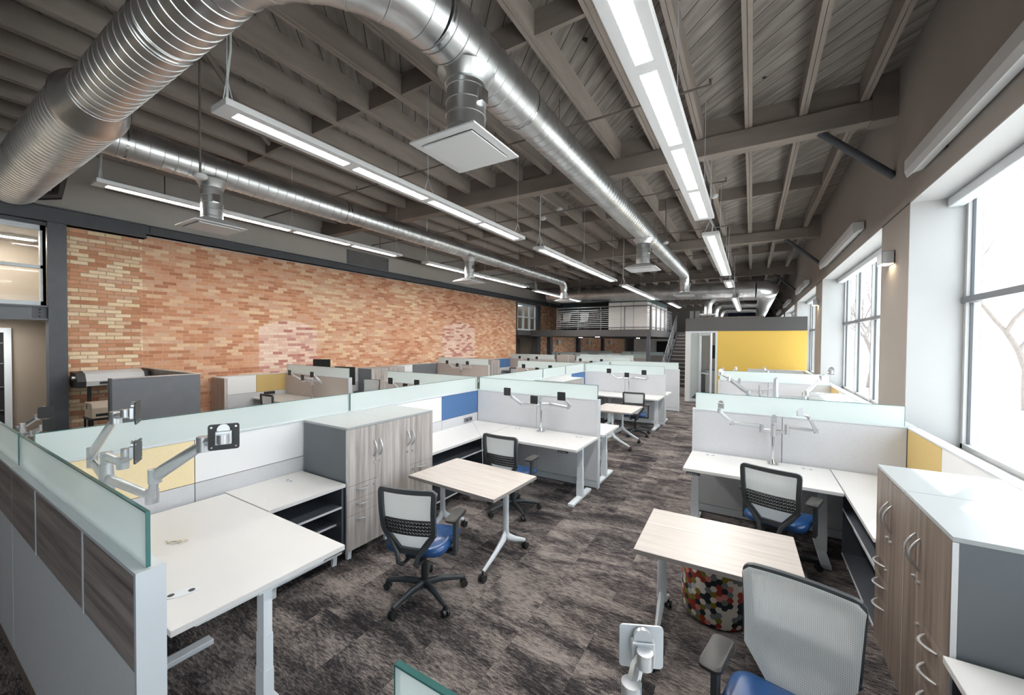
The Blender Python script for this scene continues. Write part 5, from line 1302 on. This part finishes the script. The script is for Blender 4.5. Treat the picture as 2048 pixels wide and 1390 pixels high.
MB().cyl((0.10, -0.5, 1.40), (0.10, -0.44, 1.40), 0.03, 12).build('roll_knob', M_['silver'], t)
MB().box((0.19, -0.2, 1.29), (0.226, 0.1, 1.325)).build('paper_slot', M_['black'], t)
for yy in (-0.28, 0.30):
    MB().box((-0.03, yy - 0.02, 0.05), (0.03, yy + 0.02, 1.26)).box((-0.22, yy - 0.025, 0.0), (0.25, yy + 0.025, 0.05)).build('leg', M_['black'], t)
t = thing('desktop_printer', 'beige boxy printer on a dark trolley left of the slate screen', 'printer', (-8.95, 1.98, 0))
m = MB(); m.prism([(-0.18, 0.80), (0.20, 0.80), (0.20, 0.96), (0.16, 1.03), (-0.18, 1.03)], 'y', -0.10, 0.30); m.build('printer_case', M_['card'], t)
MB().box((0.2005, -0.06, 0.83), (0.206, 0.26, 0.87)).box((-0.10, -0.104, 0.93), (-0.06, -0.10, 1.01)).build('tray', M_['black'], t)
MB().box((-0.22, -0.12, 0.77), (0.22, 0.32, 0.795)).build('trolley_top', M_['black'], t)
for qx in (-0.20, 0.18):
    for qy in (-0.11, 0.29): MB().box((qx, qy, 0), (qx + 0.025, qy + 0.025, 0.77)).build('trolley_leg', M_['black'], t)
MB().box((-0.2, -0.11, 0.25), (0.2, 0.31, 0.265)).build('trolley_shelf', M_['black'], t)
# ================================================================ yellow-walled room
YR = 14.95
struct('wall_yellow', MB().box((-0.98, YR, 0), (XW, YR + 0.12, 2.44)), M_['yellow_wall'])
struct('wall_room_band', MB().box((-1.97, YR - 0.02, 2.44), (XW, YR + 0.12, 2.87)).box((-1.97, YR + 0.12, 2.44), (-1.85, 18.9, 2.87)), M_['charcoal'])
struct('wall_room_side', MB().box((-1.97, YR, 0), (-1.85, YR + 0.35, 2.44)).box((-1.97, YR + 0.35, 0), (-1.87, 18.9, 2.44)), M_['room_white'])
struct('wall_room_rear', MB().box((-1.85, 18.8, 0), (XW, 18.9, 2.6)), M_['plaster'])
struct('ceiling_room', MB().box((-1.85, YR + 0.12, 2.6), (XW, 18.8, 2.68)), M_['reveal'])
root = sroot('door_2', (0, YR, 0))
f = MB(); f.box((-1.85, 0, 2.38), (-0.98, 0.10, 2.44)); f.box((-1.04, 0, 0), (-0.98, 0.10, 2.38)); f.box((-1.85, 0, 0), (-1.80, 0.10, 2.38)); f.box((-1.80, 0.02, 0.0), (-1.5, 0.08, 0.10)); f.box((-1.54, 0, 0), (-1.49, 0.10, 2.38)); f.build('door_frame', M_['trim'], root)
MB().box((-1.80, 0.045, 0.1), (-1.54, 0.055, 2.38)).build('pane', M_['pane'], root)
# open door leaf swung towards the aisle
lf = bpy.data.objects.new('door_leaf', None); C.objects.link(lf); lf.parent = root; lf.location = (-1.50, -0.01, 0); lf.rotation_euler = (0, 0, math.radians(-62))
g = MB(); g.box((0, -0.022, 0.01), (0.06, 0.022, 2.36)); g.box((0.80, -0.022, 0.01), (0.87, 0.022, 2.36)); g.box((0.06, -0.022, 0.01), (0.80, 0.022, 0.2)); g.box((0.06, -0.022, 2.28), (0.80, 0.022, 2.36)); g.build('leaf_frame', M_['trim'], lf)
MB().box((0.06, -0.005, 0.2), (0.80, 0.005, 2.28)).build('leaf_glass', M_['pane'], lf)
m = MB(); m.tube([(0.08, -0.05, 1.02), (0.78, -0.05, 1.02)], 0.014, 8); m.tube([(0.08, 0.05, 1.02), (0.78, 0.05, 1.02)], 0.014, 8); m.build('push_bar', M_['silver'], lf)
t = thing('room_cabinet', 'white credenza inside the room seen through the glass door', 'cabinet', (-0.9, 18.4, 0)); MB().box((-0.7, -0.3, 0), (0.7, 0.3, 0.9)).build('carcass', M_['reveal'], t); MB().box((-0.72, -0.32, 0.9), (0.72, 0.3, 0.93)).build('top_panel', M_['steel_lt'], t)
t = thing('wall_display', 'black wall display inside the glass-doored room', 'display', (-1.0, 18.79, 1.65)); MB().box((-0.45, -0.05, -0.28), (0.45, 0, 0.28)).build('display_case', M_['screen'], t)
t = thing('light_switch', 'white switch plate on the yellow wall by the door', 'switch', (-0.80, YR, 1.15)); MB().box((-0.04, -0.008, -0.06), (0.04, 0, 0.06), 0.003).build('plate', M_['housing'], t); MB().box((-0.012, -0.014, -0.02), (0.012, -0.008, 0.02)).build('toggle', M_['trim'], t)
tag(MB().box((-1.7, 15.6, 2.87), (0.35, 15.8, 2.95)).build('wooden_ledge', M_['elm_dk']), 'brown wooden ledge on top of the yellow-walled room', 'ledge')
struct('trim_7', MB().box((-1.97, 15.2, 2.69), (XW, 15.9, 2.87)), M_['charcoal'])
# ================================================================ mezzanine, railing and stair
ZM = 2.60
struct('mezzanine_floor', MB().box((XB + 0.02, 18.0, 2.29), (-3.77, 40, ZM)), M_['charcoal'])
struct('mezzanine_landing', MB().box((-3.77, 23.4, 2.29), (-1.99, 40, ZM)), M_['charcoal'])
for x, y in ((-3.9, 18.1), (-3.9, 23.5)):
    struct('steel_post', MB().box((x - 0.07, y - 0.07, 0), (x + 0.07, y + 0.07, 2.29)), M_['steel'])
for i, (x, y) in enumerate(((-6.4, 18.6), (-8.6, 22.0), (-6.0, 25.0))):  # second and third are extra lamps added to brighten below the mezzanine
    q = thing('downlight', ['round downlight under the mezzanine front edge', 'added round downlight brightening the brick under the mezzanine', 'added round downlight brightening deep under the mezzanine'][i], 'light', (x, y, 2.27))
    MB().tube([(0, 0, 0), (0, 0, 0.02)], [0.13, 0.13], 20).build('trim_ring', M_['housing'], q); MB().cyl((0, 0, -0.004), (0, 0, 0.001), 0.10, 20).build('diffuser', M_['lamp'], q)
struct('steel_post_upper', MB().box((-3.84, 18.0, ZM), (-3.77, 18.07, 3.66)), M_['steel'])
def railing(label, p0, p1, z, n, mat=M_['trim']):
    p0 = Vector(p0); p1 = Vector(p1); t = thing('cable_railing', label, 'railing', (p0.x, p0.y, z)); d = p1 - p0
    for i in range(n + 1):
        q = d * (i / n); MB().box((q.x - 0.02, q.y - 0.02, 0), (q.x + 0.02, q.y + 0.02, 1.05)).build('post', M_['steel_lt'], t)
    MB().tube([Vector((0, 0, 1.06)), Vector((d.x, d.y, 1.06))], 0.028, 8).build('top_rail', M_['steel_lt'], t)
    MB().tube([Vector((0, 0, 0.1)), Vector((d.x, d.y, 0.1))], 0.02, 8).build('bottom_rail', M_['steel_lt'], t)
    for k in range(9):
        MB().tube([Vector((0, 0, 0.19 + 0.092 * k)), Vector((d.x, d.y, 0.19 + 0.092 * k))], 0.011, 6).build('cable', mat, t)
railing('cable railing along the mezzanine front', (-8.3, 18.04), (-3.82, 18.04), ZM, 4)
railing('cable railing along the mezzanine side above the stair', (-3.8, 18.1), (-3.8, 23.3), ZM, 5)
# white-walled room on the mezzanine
m = struct('wall_mezzanine_room', MB().box((-5.78, 18.35, ZM), (-4.02, 18.43, 3.86)).box((-4.10, 18.43, ZM), (-4.02, 23.2, 3.86)), M_['frost'])
struct('trim_8', MB().box((-5.78, 18.34, 3.86), (-4.0, 18.44, 4.06)).box((-4.11, 18.44, 3.86), (-4.0, 23.2, 4.06)), M_['teal'])
j = MB()
for x in (-5.2, -4.62): j.box((x - 0.008, 18.34, ZM), (x + 0.008, 18.352, 3.86))
for y in (19.3, 20.4, 21.5, 22.6): j.box((-4.022, y - 0.05, ZM), (-4.008, y + 0.05, 3.86))
struct('trim_9', j, M_['steel'])
struct('wall_mezzanine_back', MB().box((XB, 22.0, ZM), (-4.1, 22.1, 4.05)), M_['pipe'])
struct('wall_mezzanine_glass', MB().box((XB, 21.9, 3.7), (-5.8, 21.98, 4.3)), M_['teal'])
struct('wall_mezzanine_far', MB().box((-3.7, 30.0, ZM), (-1.99, 30.1, 4.2)), M_['frost'])
mm = MB()
for x in (-3.4, -3.0, -2.6, -2.2): mm.box((x - 0.03, 29.97, ZM), (x + 0.03, 30.0, 4.2))
struct('trim_10', mm, M_['steel'])
def cafe_chair(label, x, y):
    t = thing('cafe_chair', label, 'chair', (x, y, ZM), PI, 'white shell chairs on the mezzanine')
    s = MB(); P = rrect(0.22, 0.02, 0.018, 3)
    loft(s, [[(px * k, py - 0.2 - dy, z) for px, py in P] for z, k, dy in ((0.45, 0.8, 0), (0.6, 0.92, 0.02), (0.75, 1.0, 0.04), (0.85, 1.0, 0.05), (0.88, 0.9, 0.055))])
    s.box((-0.2, -0.2, 0.43), (0.2, 0.2, 0.455)); s.build('shell', M_['reveal'], t)
    for sx in (-1, 1):
        for sy in (-1, 1): MB().tube([(sx * 0.14, sy * 0.12, 0.43), (sx * 0.22, sy * 0.2, 0)], 0.011, 6).build('leg', M_['steel_lt'], t)
cafe_chair('white shell chair on the mezzanine, left of two', -8.15, 18.7); cafe_chair('white shell chair on the mezzanine, right of two', -7.2, 18.7)
t = thing('cafe_table', 'dark cafe table on the mezzanine behind the white chairs', 'table', (-6.9, 19.7, ZM)); MB().box((-0.7, -0.4, 0.71), (0.7, 0.4, 0.74)).build('tabletop', M_['steel_lt'], t); MB().cyl((0, 0, 0), (0, 0, 0.71), 0.03, 10).cyl((0, 0, 0), (0, 0, 0.02), 0.25, 16).build('pedestal', M_['black'], t)
# stair
t = thing('staircase', 'dark carpeted stair with steel stringers rising behind the room', 'staircase')
n = 15; y0, y1 = 19.3, 23.4; rise = ZM / n; run = (y1 - y0) / (n - 1)
for i in range(n - 1):
    s = MB().box((-3.45, y0 + run * i, rise * i), (-2.02, y0 + run * (i + 1) + 0.02, rise * (i + 1))).build('step', M_['stair'], t)
    MB().box((-3.45, y0 + run * i - 0.02, rise * (i + 1) - 0.03), (-2.02, y0 + run * i + 0.03, rise * (i + 1) + 0.004)).build('nosing', M_['stair_nose'], s)
for x in (-3.5, -2.0):
    MB().prism([(y0 - 0.1, 0.0), (y0 + 0.25, 0), (y1, ZM - 0.32), (y1, ZM), (y0 - 0.1, 0.18)], 'x', x - 0.03, x + 0.02).build('stringer', M_['steel'], t)
for x in (-3.56,):
    for off in (0, ):
        MB().tube([(x, y0 - 0.05, 0.95), (x, y1, ZM + 0.92)], 0.025, 8).build('handrail', M_['steel_lt'], t)
        for k in range(4): MB().tube([(x, y0 - 0.05, 0.30 + 0.15 * k), (x, y1, ZM + 0.27 + 0.15 * k)], 0.01, 6).build('rail_cable', M_['silver'], t)
        for k in range(5):
            yy = y0 + (y1 - y0) * k / 4; zz = ZM * k / 4; MB().box((x - 0.02, yy - 0.02, zz), (x + 0.02, yy + 0.02, zz + 0.95)).build('baluster', M_['steel_lt'], t)
# far end below the mezzanine
struct('wall_under_mezzanine', MB().box((-9.0, 36.0, 0), (-2.0, 36.1, 2.29)), M_['frost'])
dd = MB()
for x in (-6.6, -4.4): dd.box((x - 0.45, 35.97, 0), (x + 0.45, 36.0, 2.1))
struct('door_3', dd, M_['dark'])
for i, (y, z) in enumerate(((21.5, 2.0), (26.5, 2.0), (31.5, 2.0))):
    t = thing('wall_speaker', ['small white wall box under the mezzanine, nearest', 'small white wall box under the mezzanine, middle', 'small white wall box under the mezzanine, farthest'][i], 'box', (XB, y, z)); MB().box((0, -0.15, -0.15), (0.16, 0.15, 0.12), 0.01).build('case', M_['housing'], t)
